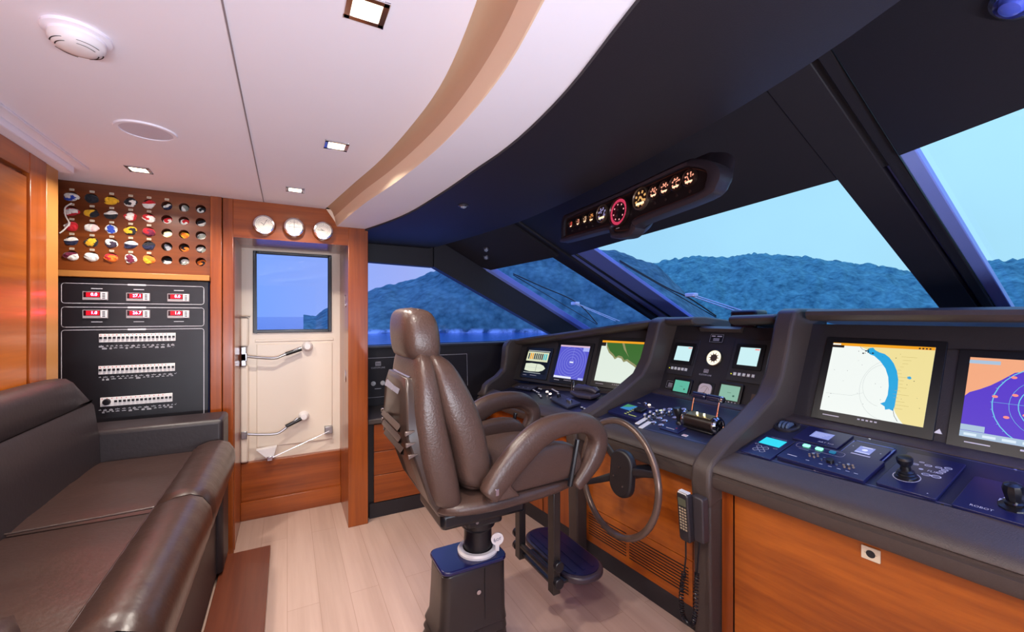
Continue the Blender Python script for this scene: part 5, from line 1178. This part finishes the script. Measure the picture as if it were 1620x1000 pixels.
MB(mat('pedestal_top', '16174a', .22, spec=.6)).grid([rect_r(.524, .806, 1.533, 1.727, z) for z in (.394, .412)], closeu=True, cap=True).out('pedestal_cap', hc, bevel=.005)
MB(blackS).wbox(.6995, .7015, 1.5345, 1.5375, 0, .385).out('cover_seam', hc)
MB(chrome).disc(Fr((.672, 1.5355, .30), (1, 0, 0), (0, 0, 1)), .009, 0, .005).out('lock', hc)
# foot rest
for y, lab in ((1.475, 'n'), (1.765, 'f')):
    MB(mat('bar_brown', '2a2422', .35)).wbox(.975, 1.01, y-.022, y+.022, .235, .675).out('footrest_bar', hc, bevel=.003)
    for z in ((.36, .29) if lab == 'n' else (.34, .28)):
        s_ = -1 if lab == 'n' else 1
        MB(blackS).disc(Fr((.992, y+(s_*.022 if s_ < 0 else .022+.022), z), (1, 0, 0), (0, 0, 1)), .022, 0, .022, n=18).out('bar_knob', hc, bevel=.003)
MB(mat('bar_brown')).tube([(.992, 1.475, .30), (.992, 1.765, .30)], .014, n=12).out('cross_rod', hc)
oval = [(p[0], p[1]) for p in rr(.215, .475, .10, 1.165, 1.665, 8)]
MB(mat('footrest_rim', '3a3038', .35)).grid([[(x, y, z) for x, y in oval] for z in (.245, .275)], closeu=True, cap=True).out('footrest', hc, bevel=.010, seg=3)
MB(mat('footrest_pad', '14163c', .28, spec=.6)).grid([[(1.165+(x-1.165)*.86, 1.665+(y-1.665)*.92, z) for x, y in oval] for z in (.2755, .279)], closeu=True, cap=True).out('footrest_pad', hc)
b = MB(mat('footrest_pad'))
for q in range(3): b.wbox(1.10+.05*q, 1.112+.05*q, 1.48, 1.85, .279, .2815)
b.out('pad_rib', hc, kind='stuff')
MB(mat('bar_brown')).wbox(.99, 1.08, 1.48, 1.76, .25, .262).out('footrest_bracket', hc, bevel=.003)
# ================================================================== WIPERS outside the glass
def wiper(blade, arm, label):
    o = NB*.02; g = thing('wiper', label, 'wiper', Vector(arm[-1]), 'windshield wipers')
    P = [Vector(p) for p in blade]
    MB(blackS).tube(smooth_path([p+Vector((0, 0, .012*math.sin(math.pi*i/(len(P)-1)))) for i, p in enumerate(P)]), .006, n=6).out('blade_frame', g)
    MB(blackS).tube([P[0]-Vector((0, 0, .012)), P[-1]-Vector((0, 0, .012))], .004, n=6).out('rubber_blade', g)
    for d in (0, .045):
        MB(whiteP).tube([Vector(arm[0])+Vector((0, d, 0)), Vector(arm[1])+Vector((0, d*1.4, 0))], .0045, n=8).out('arm', g)
    MB(whiteP).wbox(arm[0][0]-.03, arm[0][0]+.02, arm[0][1]-.03, arm[0][1]+.06, arm[0][2]-.015, arm[0][2]+.015).out('arm_joint', g, bevel=.006)
wiper([(2.322, 2.526, 1.841), (2.575, 2.472, 1.707), (2.764, 2.414, 1.607), (2.901, 2.329, 1.534), (3.155, 2.278, 1.40)], [(2.84, 2.25, 1.567), (3.12, 1.96, 1.42)], 'black and white wiper outside the large middle pane')
wiper([(1.878, 3.478, 1.799), (2.2, 3.49, 1.68), (2.609, 3.469, 1.529), (2.994, 3.606, 1.317)], [(2.609, 3.469, 1.529), (3.152, 3.43, 1.346)], 'wiper outside the small pane left of the double pillar')
